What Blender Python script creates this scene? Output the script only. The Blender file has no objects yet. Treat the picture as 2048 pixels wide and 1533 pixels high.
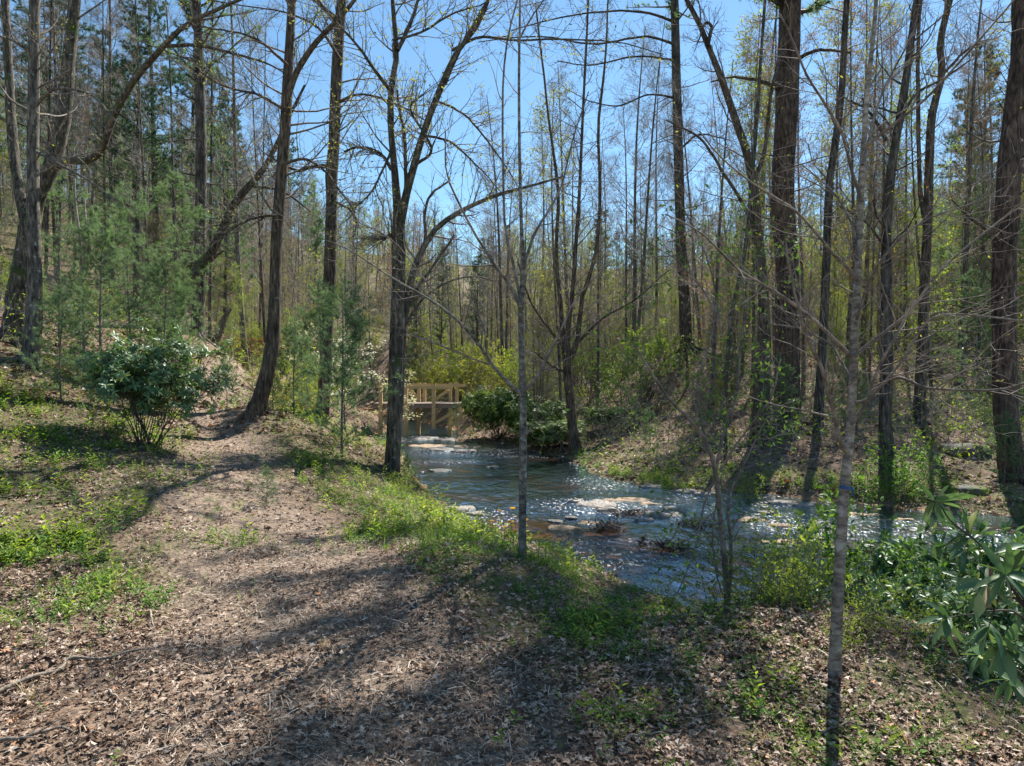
import bpy, math, random, zlib
import numpy as np
from mathutils import Vector
rng = np.random.default_rng(11)
random.seed(5)
SC = bpy.context.scene
COL = SC.collection
F = 1365.33           # focal length in pixels of the 2048 px wide photograph
CAMZ = 2.0
SUN_AZ, SUN_EL = 29.0, 51.0

# ------------------------------------------------------------------ numbers
def nrm(a):
    return a / np.maximum(np.linalg.norm(a, axis=-1, keepdims=True), 1e-9)

def _hash(ix, iy, seed):
    h = (ix.astype(np.int64) * 374761393 + iy.astype(np.int64) * 668265263 + seed * 982451653) & 0x7fffffff
    h = ((h ^ (h >> 13)) * 1274126177) & 0x7fffffff
    return ((h ^ (h >> 16)) & 0xffff) / 65535.0

def vn(x, y, seed=0):
    x = np.asarray(x, float); y = np.asarray(y, float)
    ix, iy = np.floor(x), np.floor(y)
    fx, fy = x - ix, y - iy
    fx = fx * fx * (3 - 2 * fx); fy = fy * fy * (3 - 2 * fy)
    a = _hash(ix, iy, seed); b = _hash(ix + 1, iy, seed)
    c = _hash(ix, iy + 1, seed); d = _hash(ix + 1, iy + 1, seed)
    return (a + (b - a) * fx) * (1 - fy) + (c + (d - c) * fx) * fy

def fbm(x, y, seed=0, oct=3):
    s = 0; amp = .5; tot = 0
    for k in range(oct):
        s = s + amp * vn(x * 2 ** k, y * 2 ** k, seed + k); tot += amp; amp *= .5
    return s / tot

def sstep(a, b, x):
    t = np.clip((x - a) / (b - a), 0, 1)
    return t * t * (3 - 2 * t)

def catmull(P, n):
    """n points evenly spread (by index) along a smooth curve through the rows of P"""
    P = np.asarray(P, float)
    d = np.r_[0, np.cumsum(np.linalg.norm(np.diff(P[:, :3], axis=0), axis=1))]
    t = np.linspace(0, d[-1], n)
    Q = np.vstack([2 * P[0] - P[1], P, 2 * P[-1] - P[-2]])
    out = np.zeros((n, P.shape[1]))
    for i, tt in enumerate(t):
        k = int(min(max(np.searchsorted(d, tt) - 1, 0), len(P) - 2))
        u = (tt - d[k]) / max(d[k + 1] - d[k], 1e-9)
        p0, p1, p2, p3 = Q[k], Q[k + 1], Q[k + 2], Q[k + 3]
        out[i] = .5 * (2 * p1 + (p2 - p0) * u + (2 * p0 - 5 * p1 + 4 * p2 - p3) * u * u + (3 * p1 - p0 - 3 * p2 + p3) * u ** 3)
    return out

# ------------------------------------------------------------------ terrain
def px2w(px, py, Y):
    return np.array([(px - 1024) / F * Y, Y, CAMZ - (py - 766) / F * Y])

WZ = -0.70            # water level
NEAR = [(-16, 57), (-10.5, 49), (-7.4, 41), (-7.2, 34), (-7.3, 29.7), (-5.2, 25), (-3.2, 21.2), (-2.5, 18), (-1.6, 15.3),
        (-.4, 12.6), (.8, 11.0), (1.5, 9.7), (2.0, 8.3), (2.9, 7.7), (5.4, 7.9), (9, 8.3), (16, 8), (30, 7), (60, 2)]
FAR = [(60, 9), (30, 12.5), (16, 13), (10.2, 13.5), (9.2, 14.1), (8, 15.1), (6.8, 16), (5.4, 17.2), (3.8, 16.9), (3.0, 18.4),
       (2.1, 21.5), (1.9, 24.6), (.6, 27.3), (-.6, 29.7), (-2.7, 31.5), (-2.6, 36), (-4.2, 42), (-7, 49), (-12, 59)]
def _dens(P, n):
    return catmull(np.array(P, float), n)[:, :2]
POLY = np.vstack([_dens(NEAR, 70), _dens(FAR, 70)])

def stream_sd(x, y):
    """signed distance to the stream's edge, negative in the water"""
    x = np.asarray(x, float).ravel(); y = np.asarray(y, float).ravel()
    out = np.empty(len(x))
    A = POLY; B = np.roll(POLY, -1, axis=0); D = B - A
    L2 = np.maximum((D ** 2).sum(1), 1e-9)
    for s in range(0, len(x), 40000):
        px = x[s:s + 40000, None]; py = y[s:s + 40000, None]
        t = np.clip(((px - A[:, 0]) * D[:, 0] + (py - A[:, 1]) * D[:, 1]) / L2, 0, 1)
        dd = np.sqrt(((px - A[:, 0] - t * D[:, 0]) ** 2 + (py - A[:, 1] - t * D[:, 1]) ** 2).min(1))
        cond = (A[:, 1] > py) != (B[:, 1] > py)
        xi = A[:, 0] + (py - A[:, 1]) * D[:, 0] / np.where(np.abs(D[:, 1]) < 1e-9, 1e-9, D[:, 1])
        inside = (np.sum(cond & (px < xi), axis=1) % 2) == 1
        out[s:s + 40000] = np.where(inside, -dd, dd)
    return out

_cp = []
def cpp(px, py, Y): _cp.append(tuple(px2w(px, py, Y)))
for a in [(1024, 1533, 3.6), (0, 1300, 5), (0, 1100, 7), (60, 728, 15), (30, 682, 17.5), (150, 900, 11), (0, 950, 9), (300, 890, 12.5), (450, 900, 13),
          (460, 850, 15.5), (515, 832, 16), (400, 800, 19), (430, 740, 23), (394, 672, 26), (600, 1000, 10), (700, 1050, 9), (785, 950, 16),
          (650, 850, 20), (683, 915, 15), (1045, 1130, 7.2), (1668, 1365, 4.6), (2048, 1400, 4.3), (1350, 1245, 5.8),
          (1400, 900, 22), (1572, 860, 22), (2012, 850, 22), (1900, 880, 19), (2025, 960, 16.2), (1775, 960, 16.0),
          (1900, 750, 30), (1600, 760, 32), (1300, 820, 32), (1150, 905, 25.2), (1200, 780, 45), (2048, 700, 35), (1372, 700, 36),
          (450, 610, 42), (100, 600, 35), (200, 640, 26)]:
    cpp(*a)
_cp += [(0, 0, 0), (-4, 2, .05), (4, 2, 0), (-8, 0, .4), (8, 0, -.05), (-7, 6, .45), (2.5, 6.3, -.1), (7, 6, -.2), (0, -6, 0), (14, 4, -.2),
        (1.75, 7.2, -.58), (1.3, 8.2, -.58), (.9, 9.5, -.48), (.25, 10.8, -.5), (-.6, 11.6, -.5), (-1.3, 13.2, -.48), (-1.9, 14.6, -.5), (3, 6.8, -.5), (5, 6.9, -.45), (8, 7.2, -.45), (-9.5, 36, 1.1), (-8.5, 30, .4), (-8, 33, .35), (1, 36, -.1), (-7, 25, .35), (-14, 45, 3), (3, 55, 1.5), (-30, 10, 6), (-30, 30, 8), (-30, 60, 14),
        (0, 70, 2.8), (0, 90, 8), (0, 120, 17), (0, 160, 26), (40, 70, 8), (50, 40, 7), (40, 110, 17), (60, 10, 4), (-60, 80, 25), (-50, 130, 32), (80, 130, 28),
        (-80, 10, 14), (90, 60, 16), (-20, 90, 11), (20, 90, 9), (-40, -20, 8), (40, -20, 1), (30, 20, 1.2)]
_cp = np.array(_cp)
_c = 1.3
_D = np.sqrt(((_cp[:, None, :2] - _cp[None, :, :2]) ** 2).sum(-1) + _c * _c)
_w = np.linalg.solve(_D + np.eye(len(_cp)) * .002, _cp[:, 2] - 1.0)

def path_x(y):
    ys = [-3, 2, 5, 8, 10, 12, 14, 16, 19, 23, 28, 34, 40]
    xs = [-.3, -.7, -1.4, -2.9, -4.1, -5.1, -5.8, -7.0, -8.6, -9.9, -10.6, -11, -12]
    return np.interp(y, ys, xs)

def path_mask(x, y):
    w = np.interp(y, [0, 4, 8, 12, 20], [1.3, 1.3, 1.15, .95, .8])
    d = np.abs(x - path_x(y)) + (fbm(x * .9, y * .9, 31) - .5) * 1.0
    return 1 - sstep(w * .65, w * 1.25, d)

def ground(x, y, want_sd=False):
    shp = np.shape(x)
    x = np.asarray(x, float).ravel(); y = np.asarray(y, float).ravel()
    z = np.empty(len(x))
    for s in range(0, len(x), 40000):
        d = np.sqrt((x[s:s + 40000, None] - _cp[:, 0]) ** 2 + (y[s:s + 40000, None] - _cp[:, 1]) ** 2 + _c * _c)
        z[s:s + 40000] = d @ _w + 1.0
    sd = stream_sd(x, y)
    z = z + (fbm(x * .8, y * .8, 3) - .5) * .16 + (fbm(x * 3.1, y * 3.1, 8) - .5) * .05
    # the path is worn a little into the slope
    z = z - .06 * path_mask(x, y)
    far = sstep(50, 60, y)
    cap = WZ + .55 + .26 * np.maximum(sd, 0) + .10 * np.maximum(sd, 0) ** 1.5
    z = np.where(y > 27, z + (np.minimum(z, cap) - z) * sstep(27, 32, y) * (1 - sstep(62, 80, y)), z)
    z = np.maximum(z, WZ + .12)
    wob = (fbm(x * 1.3, y * 1.3, 21) - .5) * .7
    bank = sstep(-.15, .80, sd + wob)
    bed = WZ - .03 - .22 * sstep(0, 2.5, -sd) * (.3 + 1.0 * fbm(x * .55, y * .8, 5)) + .10 * (fbm(x * .9, y * 1.6, 44) - .42) * sstep(.3, 2, -sd)
    zz = bed + (z - bed) * bank
    zz = np.where(far > 0, zz * (1 - far) + z * far, zz)
    if want_sd:
        return zz.reshape(shp), sd.reshape(shp)
    return zz.reshape(shp)

def g1(x, y): return float(ground(np.array([x]), np.array([y]))[0])

def hit(px, py, y0=3.0, y1=90.0):
    """where the line of sight through a photograph pixel meets the land"""
    Y = np.exp(np.linspace(math.log(y0), math.log(y1), 500))
    X = (px - 1024) / F * Y; Z = CAMZ - (py - 766) / F * Y
    G = np.maximum(ground(X, Y), WZ)
    k = np.argmax(Z <= G)
    if Z[k] > G[k]: k = len(Y) - 1
    return float(X[k]), float(Y[k]), float(G[k])

# ------------------------------------------------------------------ meshes
class MB:
    def __init__(s):
        s.V = []; s.T = []; s.Q = []; s.MT = []; s.MQ = []; s.n = 0
    def add(s, V, T=None, Q=None, mt=0, mq=0):
        V = np.asarray(V, float).reshape(-1, 3)
        if T is not None and len(T):
            s.T.append(np.asarray(T, np.int64) + s.n); s.MT.append(np.broadcast_to(np.asarray(mt), (len(T),)).copy())
        if Q is not None and len(Q):
            s.Q.append(np.asarray(Q, np.int64) + s.n); s.MQ.append(np.broadcast_to(np.asarray(mq), (len(Q),)).copy())
        s.V.append(V); s.n += len(V)
    def mesh(s, name, mats, off=(0, 0, 0), smooth=True, flat_mats=()):
        me = bpy.data.meshes.new(name)
        V = np.vstack(s.V) - np.asarray(off, float)
        T = np.vstack(s.T) if s.T else np.zeros((0, 3), np.int64)
        Q = np.vstack(s.Q) if s.Q else np.zeros((0, 4), np.int64)
        m = np.concatenate(s.MT + s.MQ) if (s.MT or s.MQ) else np.zeros(0)
        me.vertices.add(len(V)); me.vertices.foreach_set('co', V.astype(np.float32).ravel())
        nl = len(T) * 3 + len(Q) * 4
        me.loops.add(nl); me.loops.foreach_set('vertex_index', np.concatenate([T.ravel(), Q.ravel()]).astype(np.int32))
        me.polygons.add(len(T) + len(Q))
        st = np.concatenate([np.arange(len(T)) * 3, len(T) * 3 + np.arange(len(Q)) * 4]).astype(np.int32)
        me.polygons.foreach_set('loop_start', st)
        me.polygons.foreach_set('material_index', m.astype(np.int32))
        sm = np.full(len(m), smooth)
        for fm in flat_mats: sm[m == fm] = False
        me.polygons.foreach_set('use_smooth', sm)
        for mt in mats: me.materials.append(mt)
        me.update(calc_edges=True)
        return me

def tag(o, label=None, cat=None, group=None, kind=None):
    if label: o['label'] = label
    if cat: o['category'] = cat
    if group: o['group'] = group
    if kind: o['kind'] = kind
    return o

def part(mb, name, mats, parent=None, off=(0, 0, 0), smooth=True, flat_mats=()):
    me = mb if isinstance(mb, bpy.types.Mesh) else mb.mesh(name, mats, off, smooth, flat_mats)
    o = bpy.data.objects.new(name, me); COL.objects.link(o)
    if parent: o.parent = parent
    return o

_cnt = {}
def reseed(key):
    global rng
    _cnt[key] = _cnt.get(key, 0) + 1
    rng = np.random.default_rng(zlib.crc32((key + str(_cnt[key])).encode()))

def thing(name, label, cat, loc=(0, 0, 0), group=None):
    if label == 'x': reseed(name)
    o = bpy.data.objects.new(name, None); COL.objects.link(o)
    o.location = loc; o.empty_display_size = .2
    return tag(o, label, cat, group)

def copy_thing(root, loc, rz=0, sc=1.0, label=None, group=None, tilt=(0, 0)):
    def rec(o, p):
        c = o.copy(); COL.objects.link(c); c.parent = p
        for ch in o.children: rec(ch, c)
        return c
    c = root.copy(); COL.objects.link(c)
    for ch in root.children: rec(ch, c)
    c.location = loc; c.rotation_euler = (tilt[0], tilt[1], rz)
    c.scale = (sc, sc, sc) if np.isscalar(sc) else sc
    if label: c['label'] = label
    if group: c['group'] = group
    return c

def tubes(mb, P, Rr, S=4, mat=0, rough=0., cap=False):
    """P (N,K,3), Rr (N,K): N tapering tubes"""
    P = np.asarray(P, float); Rr = np.asarray(Rr, float)
    if P.ndim == 2: P = P[None]; Rr = Rr[None]
    N, K, _ = P.shape
    if N == 0: return
    T = np.empty_like(P)
    T[:, 1:-1] = P[:, 2:] - P[:, :-2]; T[:, 0] = P[:, 1] - P[:, 0]; T[:, -1] = P[:, -1] - P[:, -2]
    T = nrm(T)
    md = nrm(P[:, -1] - P[:, 0])
    ref = np.where(np.abs(md[:, 2:3]) > .8, np.array([[1., 0, 0]]), np.array([[0, 0, 1.]]))[:, None, :]
    U = nrm(np.cross(T, np.broadcast_to(ref, T.shape))); W = np.cross(T, U)
    a = np.linspace(0, 2 * math.pi, S, endpoint=False)
    rr = Rr[:, :, None] * np.ones(S)
    if rough:
        ph = rng.random((N, 1, 1)) * 50
        rr = rr * (1 + rough * (2 * vn(a[None, None, :] * 1.7 + ph, np.arange(K)[None, :, None] * .45 + ph, 9) - 1)
                   + rough * .6 * (rng.random((N, K, S)) - .5))
    V = P[:, :, None, :] + rr[..., None] * (np.cos(a)[:, None] * U[:, :, None, :] + np.sin(a)[:, None] * W[:, :, None, :])
    i = np.arange(N)[:, None, None] * K * S; k = np.arange(K - 1)[None, :, None] * S
    s0 = np.arange(S)[None, None, :]; s1 = (s0 + 1) % S
    Q = np.stack([i + k + s0, i + k + s1, i + k + S + s1, i + k + S + s0], -1).reshape(-1, 4)
    mb.add(V.reshape(-1, 3), None, Q, mq=mat)
    if cap and S >= 3:
        fv = V[:, -1]; fc = P[:, -1]
        for n in range(N):
            mb.add(np.vstack([fv[n], fc[n]]), [(q, (q + 1) % S, S) for q in range(S)], mt=mat)
            mb.add(np.vstack([V[n, 0], P[n, 0]]), [((q + 1) % S, q, S) for q in range(S)], mt=mat)

def grow(start, d, L, R0, K=6, wander=.12, trop=.03, taper=.25):
    start = np.asarray(start, float); N = len(start)
    L = np.broadcast_to(L, (N,)); R0 = np.broadcast_to(R0, (N,))
    P = np.empty((N, K, 3)); P[:, 0] = start; d = nrm(np.asarray(d, float))
    st = (L / (K - 1))[:, None]
    for k in range(1, K):
        d = nrm(d + wander * rng.standard_normal((N, 3)) + trop * np.array([0, 0, 1.]))
        P[:, k] = P[:, k - 1] + d * st
    Rr = R0[:, None] * (1 - (1 - taper) * np.linspace(0, 1, K) ** .8)
    return P, Rr

def offspring(P, Rr, n, t0=.2, t1=1., ang=(35, 70), rr=.6, lenf=None, flat=0., rmin=0.002):
    """start points, directions, parent radius and t for n children of each tube"""
    N, K, _ = P.shape
    idx = np.repeat(np.arange(N), n)
    t = (t0 + (t1 - t0) * ((np.tile(np.arange(n), N) + rng.random(N * n)) / n)) * (K - 1)
    k = np.minimum(t.astype(int), K - 2); u = (t - k)[:, None]
    p = P[idx, k] * (1 - u) + P[idx, k + 1] * u
    r = Rr[idx, k] * (1 - u[:, 0]) + Rr[idx, k + 1] * u[:, 0]
    tan = nrm(P[idx, k + 1] - P[idx, k])
    rv = rng.standard_normal((len(idx), 3)); rv[:, 2] *= (1 - flat)
    perp = nrm(rv - (rv * tan).sum(1, keepdims=True) * tan)
    a = np.radians(ang[0] + (ang[1] - ang[0]) * rng.random(len(idx)))[:, None]
    d = tan * np.cos(a) + perp * np.sin(a)
    return p, d, np.maximum(r * rr, rmin), t / (K - 1), idx

# templates: (verts, tris, quads, mat per tri, mat per quad)
def place(mb, tpl, pos, ydir, zdir=None, sc=1., mat=None):
    """instances of a small template, its Y along ydir and its Z as near zdir as it can be"""
    V, T, Q = tpl[:3]; mt = tpl[3] if len(tpl) > 3 else 0; mq = tpl[4] if len(tpl) > 4 else 0
    pos = np.asarray(pos, float); N = len(pos)
    if N == 0: return
    y = nrm(np.asarray(ydir, float))
    if zdir is None: zdir = np.tile([0, 0, 1.], (N, 1)) + .35 * rng.standard_normal((N, 3))
    x = nrm(np.cross(y, zdir)); z = np.cross(x, y)
    s = np.broadcast_to(sc, (N,))[:, None, None] if np.ndim(sc) < 2 else None
    VV = (V[None, :, 0:1] * x[:, None] + V[None, :, 1:2] * y[:, None] + V[None, :, 2:3] * z[:, None]) * s + pos[:, None]
    off = (np.arange(N) * len(V))[:, None, None]
    TT = QQ = None
    if T is not None and len(T): TT = (np.asarray(T)[None] + off).reshape(-1, 3); mt = np.tile(np.broadcast_to(mt, (len(T),)), N)
    if Q is not None and len(Q): QQ = (np.asarray(Q)[None] + off).reshape(-1, 4); mq = np.tile(np.broadcast_to(mq, (len(Q),)), N)
    if mat is not None: mt = mat; mq = mat
    mb.add(VV.reshape(-1, 3), TT, QQ, mt, mq)

def leaf_simple(w=.45, bend=.12):
    return (np.array([(0, 0, 0), (-w / 2, .45, bend * .6), (0, 1, -bend), (w / 2, .45, bend * .6)], float), None, [(0, 3, 2, 1)])
def leaf_long(w=.26, bend=.18, cup=.04):
    ys = [0, .18, .5, .8, 1]; ws = [.05, .7, 1, .72, .06]
    V = []
    for y, ww in zip(ys, ws):
        z = -bend * y * y
        V += [(-w / 2 * ww, y, z + cup * ww), (0, y, z), (w / 2 * ww, y, z + cup * ww)]
    Q = []
    for k in range(4):
        a = k * 3
        Q += [(a, a + 1, a + 4, a + 3), (a + 1, a + 2, a + 5, a + 4)]
    return (np.array(V, float), None, Q)
def leaf_lobed(seed):
    r = np.random.default_rng(seed); n = 10
    V = [(0, .5, .06 * r.standard_normal())]
    for k in range(n):
        a = 2 * math.pi * k / n - math.pi / 2
        rad = (.5 if k % 2 == 0 else .27) * (.75 + .5 * r.random())
        V.append((rad * math.cos(a) * .75, .5 + rad * math.sin(a), .16 * r.standard_normal() * (rad / .5)))
    return (np.array(V, float), [(0, 1 + k, 1 + (k + 1) % n) for k in range(n)], None)
def blade(seed, w=.035):
    r = np.random.default_rng(seed); b = .25 + .5 * r.random()
    V = []
    for t in (0, .35, .7, 1):
        ww = w * (1 - t) ** .6 + .002
        V += [(-ww / 2, t * (1 - b * t * .25), b * t * t), (ww / 2, t * (1 - b * t * .25), b * t * t)]
    return (np.array(V, float), None, [(0, 1, 3, 2), (2, 3, 5, 4), (4, 5, 7, 6)])
def tuft(seed, n=18, w=.045, spread=1.0):
    """a spray of needles round +Y, unit length"""
    r = np.random.default_rng(seed); V = []; T = []
    for k in range(n):
        a = r.random() * 2 * math.pi; e = math.radians(12 + 62 * spread * r.random())
        d = np.array([math.sin(e) * math.cos(a), math.cos(e), math.sin(e) * math.sin(a)])
        s = nrm(np.cross(d, r.standard_normal(3))) * w / 2
        L = .7 + .35 * r.random(); b = len(V); o = np.array([0, r.random() * .35 - .2, 0])
        V += [o - s, o + s, o + d * L]; T.append((b, b + 1, b + 2))
    return (np.array(V, float), T, None)
def join(parts_):
    """join templates already transformed: list of (V,T,Q,mat)"""
    V = []; T = []; Q = []; MT = []; MQ = []; n = 0
    for v, t, q, m in parts_:
        V.append(np.asarray(v, float))
        if t is not None and len(t): T.append(np.asarray(t) + n); MT += [m] * len(t)
        if q is not None and len(q): Q.append(np.asarray(q) + n); MQ += [m] * len(q)
        n += len(v)
    return (np.vstack(V), np.vstack(T) if T else None, np.vstack(Q) if Q else None, np.array(MT), np.array(MQ))
def xf(tpl, pos, y, z, s, mat):
    y = nrm(np.array(y, float)); x = nrm(np.cross(y, np.array(z, float))); zz = np.cross(x, y)
    V = tpl[0] @ np.array([x, y, zz]) * s + np.array(pos)
    return (V, tpl[1], tpl[2], mat)
# ------------------------------------------------------------------ materials
def new_mat(name):
    m = bpy.data.materials.new(name); m.use_nodes = True
    nt = m.node_tree; nt.nodes.clear()
    return m, nt
def N(nt, t, **k):
    n = nt.nodes.new(t)
    for a, b in k.items():
        if a == 'inputs':
            for i, v in b.items(): n.inputs[i].default_value = v
        else: setattr(n, a, b)
    return n
def ramp(nt, stops):
    r = nt.nodes.new('ShaderNodeValToRGB'); e = r.color_ramp.elements
    while len(e) > 1: e.remove(e[-1])
    e[0].position = stops[0][0]; e[0].color = (*stops[0][1], 1)
    for p, c in stops[1:]:
        q = e.new(p); q.color = (*c, 1)
    return r
def mapped(nt, scale, src='Object'):
    tc = N(nt, 'ShaderNodeTexCoord'); mp = N(nt, 'ShaderNodeMapping'); mp.inputs['Scale'].default_value = scale
    nt.links.new(tc.outputs[src], mp.inputs[0]); return mp.outputs[0]
def noise(nt, vec, scale, detail=4, rough=.55):
    n = N(nt, 'ShaderNodeTexNoise'); n.inputs['Scale'].default_value = scale; n.inputs['Detail'].default_value = detail
    n.inputs['Roughness'].default_value = rough; nt.links.new(vec, n.inputs['Vector']); return n.outputs['Fac']
def mixc(nt, fac, a, b):
    m = N(nt, 'ShaderNodeMix', data_type='RGBA')
    L = nt.links
    (L.new(fac, m.inputs[0]) if not isinstance(fac, float) else setattr(m.inputs[0], 'default_value', fac))
    for v, i in ((a, 6), (b, 7)):
        if isinstance(v, tuple): m.inputs[i].default_value = (*v, 1)
        else: L.new(v, m.inputs[i])
    return m.outputs[2]
def math_n(nt, op, a, b=None, clamp=False):
    m = N(nt, 'ShaderNodeMath', operation=op); m.use_clamp = clamp
    for v, i in ((a, 0), (b, 1)):
        if v is None: continue
        if isinstance(v, (int, float)): m.inputs[i].default_value = v
        else: nt.links.new(v, m.inputs[i])
    return m.outputs[0]
def bump(nt, h, dist, strength=1.):
    b = N(nt, 'ShaderNodeBump'); b.inputs['Distance'].default_value = dist; b.inputs['Strength'].default_value = strength
    nt.links.new(h, b.inputs['Height']); return b.outputs[0]
def out(nt, sh):
    o = N(nt, 'ShaderNodeOutputMaterial'); nt.links.new(sh, o.inputs[0])

def bark(name, dark, mid, light, sx=16, sz=3, dist=.02, lichen=None, lam=.62, moss=0.):
    m, nt = new_mat(name)
    v = mapped(nt, (sx * 1.3, sx * 1.3, sz * 1.3)); v2 = mapped(nt, (1, 1, 1))
    a = noise(nt, v, 1.0, 6, .65); b = noise(nt, v2, 2.2, 3)
    c = ramp(nt, [(.36, dark), (.5, mid), (.66, light)]); nt.links.new(a, c.inputs[0])
    col = c.outputs[0]
    d = ramp(nt, [(.35, (.62, .62, .62)), (.65, (1.25, 1.2, 1.15))]); nt.links.new(b, d.inputs[0])
    mm = N(nt, 'ShaderNodeMix', data_type='RGBA', blend_type='MULTIPLY'); mm.inputs[0].default_value = 1
    nt.links.new(col, mm.inputs[6]); nt.links.new(d.outputs[0], mm.inputs[7]); col = mm.outputs[2]
    if lichen:
        l = noise(nt, v2, 9.0, 4, .6); lr = ramp(nt, [(lam, (0, 0, 0)), (lam + .06, (1, 1, 1))]); nt.links.new(l, lr.inputs[0])
        col = mixc(nt, lr.outputs[0], col, lichen)
    if moss:
        l = noise(nt, v2, 3.1, 4, .7); lr = ramp(nt, [(.62 - moss, (0, 0, 0)), (.72 - moss, (1, 1, 1))]); nt.links.new(l, lr.inputs[0])
        col = mixc(nt, lr.outputs[0], col, (.055, .075, .02))
    p = N(nt, 'ShaderNodeBsdfPrincipled'); p.inputs['Roughness'].default_value = .85
    p.inputs['Specular IOR Level'].default_value = .25
    nt.links.new(col, p.inputs['Base Color']); nt.links.new(bump(nt, a, dist), p.inputs['Normal'])
    out(nt, p.outputs[0]); return m

def leafmat(name, stops, trans=.42, rough=.55, spec=.3, tcol=(1.25, 1.25, .6)):
    m, nt = new_mat(name)
    g = N(nt, 'ShaderNodeNewGeometry'); c = ramp(nt, stops); nt.links.new(g.outputs['Random Per Island'], c.inputs[0])
    p = N(nt, 'ShaderNodeBsdfPrincipled'); p.inputs['Roughness'].default_value = rough
    p.inputs['Specular IOR Level'].default_value = spec
    nt.links.new(c.outputs[0], p.inputs['Base Color'])
    sh = p.outputs[0]
    if trans:
        t = N(nt, 'ShaderNodeBsdfTranslucent')
        mm = N(nt, 'ShaderNodeMix', data_type='RGBA', blend_type='MULTIPLY'); mm.inputs[0].default_value = 1
        nt.links.new(c.outputs[0], mm.inputs[6]); mm.inputs[7].default_value = (*tcol, 1)
        nt.links.new(mm.outputs[2], t.inputs[0])
        x = N(nt, 'ShaderNodeMixShader'); x.inputs[0].default_value = trans
        nt.links.new(sh, x.inputs[1]); nt.links.new(t.outputs[0], x.inputs[2]); sh = x.outputs[0]
    out(nt, sh); return m

M = {}
M['bark_dark'] = bark('dark_furrowed_bark', (.022, .018, .015), (.082, .068, .056), (.18, .155, .13), 14, 2.2, .03, (.17, .19, .15), .66)
M['bark_brown'] = bark('brown_oak_bark', (.024, .018, .014), (.098, .075, .056), (.21, .17, .13), 16, 2.4, .025, (.20, .21, .17), .66)
M['bark_grey'] = bark('grey_hardwood_bark', (.034, .03, .026), (.12, .105, .09), (.25, .225, .195), 16, 3.5, .014, (.30, .31, .27), .62)
M['bark_moss'] = bark('mossy_grey_bark', (.024, .021, .017), (.095, .08, .062), (.23, .20, .165), 14, 3, .03, (.42, .42, .38), .64, .07)
M['bark_pale'] = bark('pale_maple_bark', (.11, .096, .078), (.245, .22, .18), (.42, .385, .33), 9, 24, .006, (.40, .39, .34), .60)
M['bark_slate'] = bark('slate_grey_sapling_bark', (.06, .056, .048), (.155, .147, .127), (.31, .30, .265), 12, 18, .010, (.36, .37, .34), .60, .02)
M['bark_red'] = bark('red_brown_pine_bark', (.028, .02, .016), (.095, .065, .05), (.19, .14, .11), 13, 2.6, .03)
M['twig'] = bark('twig_bark', (.09, .075, .065), (.19, .165, .145), (.30, .27, .24), 9, 9, .003)
M['twig_dark'] = bark('dark_twig_bark', (.035, .028, .025), (.075, .062, .055), (.14, .118, .10), 9, 9, .003)
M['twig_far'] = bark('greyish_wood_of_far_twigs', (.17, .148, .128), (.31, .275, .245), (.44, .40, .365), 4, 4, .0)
M['deadwood'] = bark('bleached_dead_wood', (.11, .085, .065), (.24, .20, .16), (.40, .35, .29), 40, 5, .005)
M['bud_yellow'] = leafmat('yellow_green_young_leaves', [(0, (.18, .20, .03)), (.5, (.30, .32, .05)), (1, (.42, .40, .08))], .5)
M['leaf_lime'] = leafmat('lime_spring_leaves', [(0, (.15, .21, .025)), (.5, (.25, .34, .04)), (1, (.38, .46, .07))], .5)
M['leaf_green'] = leafmat('fresh_green_leaves', [(0, (.05, .12, .02)), (.5, (.11, .22, .035)), (1, (.19, .31, .06))], .45)
M['leaf_deep'] = leafmat('deep_green_leaves', [(0, (.02, .045, .014)), (.6, (.045, .09, .025)), (1, (.08, .14, .035))], .3)
M['rhodo'] = leafmat('glossy_evergreen_leaves', [(0, (.05, .105, .045)), (.55, (.10, .19, .085)), (.9, (.17, .27, .12)), (1, (.28, .30, .08))], .28, .44, .42)
M['laurel'] = leafmat('laurel_leaves', [(0, (.06, .12, .03)), (.55, (.13, .22, .05)), (1, (.27, .34, .07))], .3, .5, .35)
M['needle'] = leafmat('pine_needles', [(0, (.09, .15, .075)), (.5, (.16, .25, .13)), (1, (.25, .34, .18))], .45, .5, .3, (1.2, 1.25, .8))
M['needle_dark'] = leafmat('dark_pine_needles', [(0, (.03, .07, .038)), (.5, (.06, .12, .062)), (1, (.10, .17, .08))], .4, .5, .3, (1, 1.1, .8))
M['red_bud'] = leafmat('red_maple_flowers', [(0, (.16, .04, .02)), (.5, (.28, .10, .035)), (1, (.36, .20, .05))], .4)
M['dead_leaf'] = leafmat('dry_beech_leaves', [(0, (.16, .06, .03)), (.5, (.30, .13, .06)), (1, (.42, .22, .11))], .4, .6, .2, (1.2, .9, .6))
M['petal'] = leafmat('white_dogwood_bracts', [(0, (.6, .58, .45)), (1, (.85, .84, .75))], .3)
M['petal_yellow'] = leafmat('orange_yellow_petals', [(0, (.65, .30, .01)), (1, (.85, .50, .03))], .3)
M['litter'] = leafmat('fallen_brown_leaves', [(0, (.07, .04, .025)), (.25, (.17, .10, .062)), (.55, (.29, .20, .14)), (.8, (.42, .315, .235)), (.95, (.56, .45, .35)), (1, (.50, .24, .11))], .12, .6, .25, (1.1, .8, .6))
M['chips'] = leafmat('shredded_wood_and_straw', [(0, (.09, .062, .044)), (.4, (.26, .19, .135)), (.8, (.45, .35, .26)), (1, (.66, .57, .46))], .0, .7, .2)
M['grass'] = leafmat('grass_blades', [(0, (.07, .16, .015)), (.5, (.15, .29, .03)), (1, (.26, .40, .06))], .42)
M['grass_dry'] = leafmat('dry_grass_blades', [(0, (.25, .19, .10)), (1, (.45, .37, .22))], .3)

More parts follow.
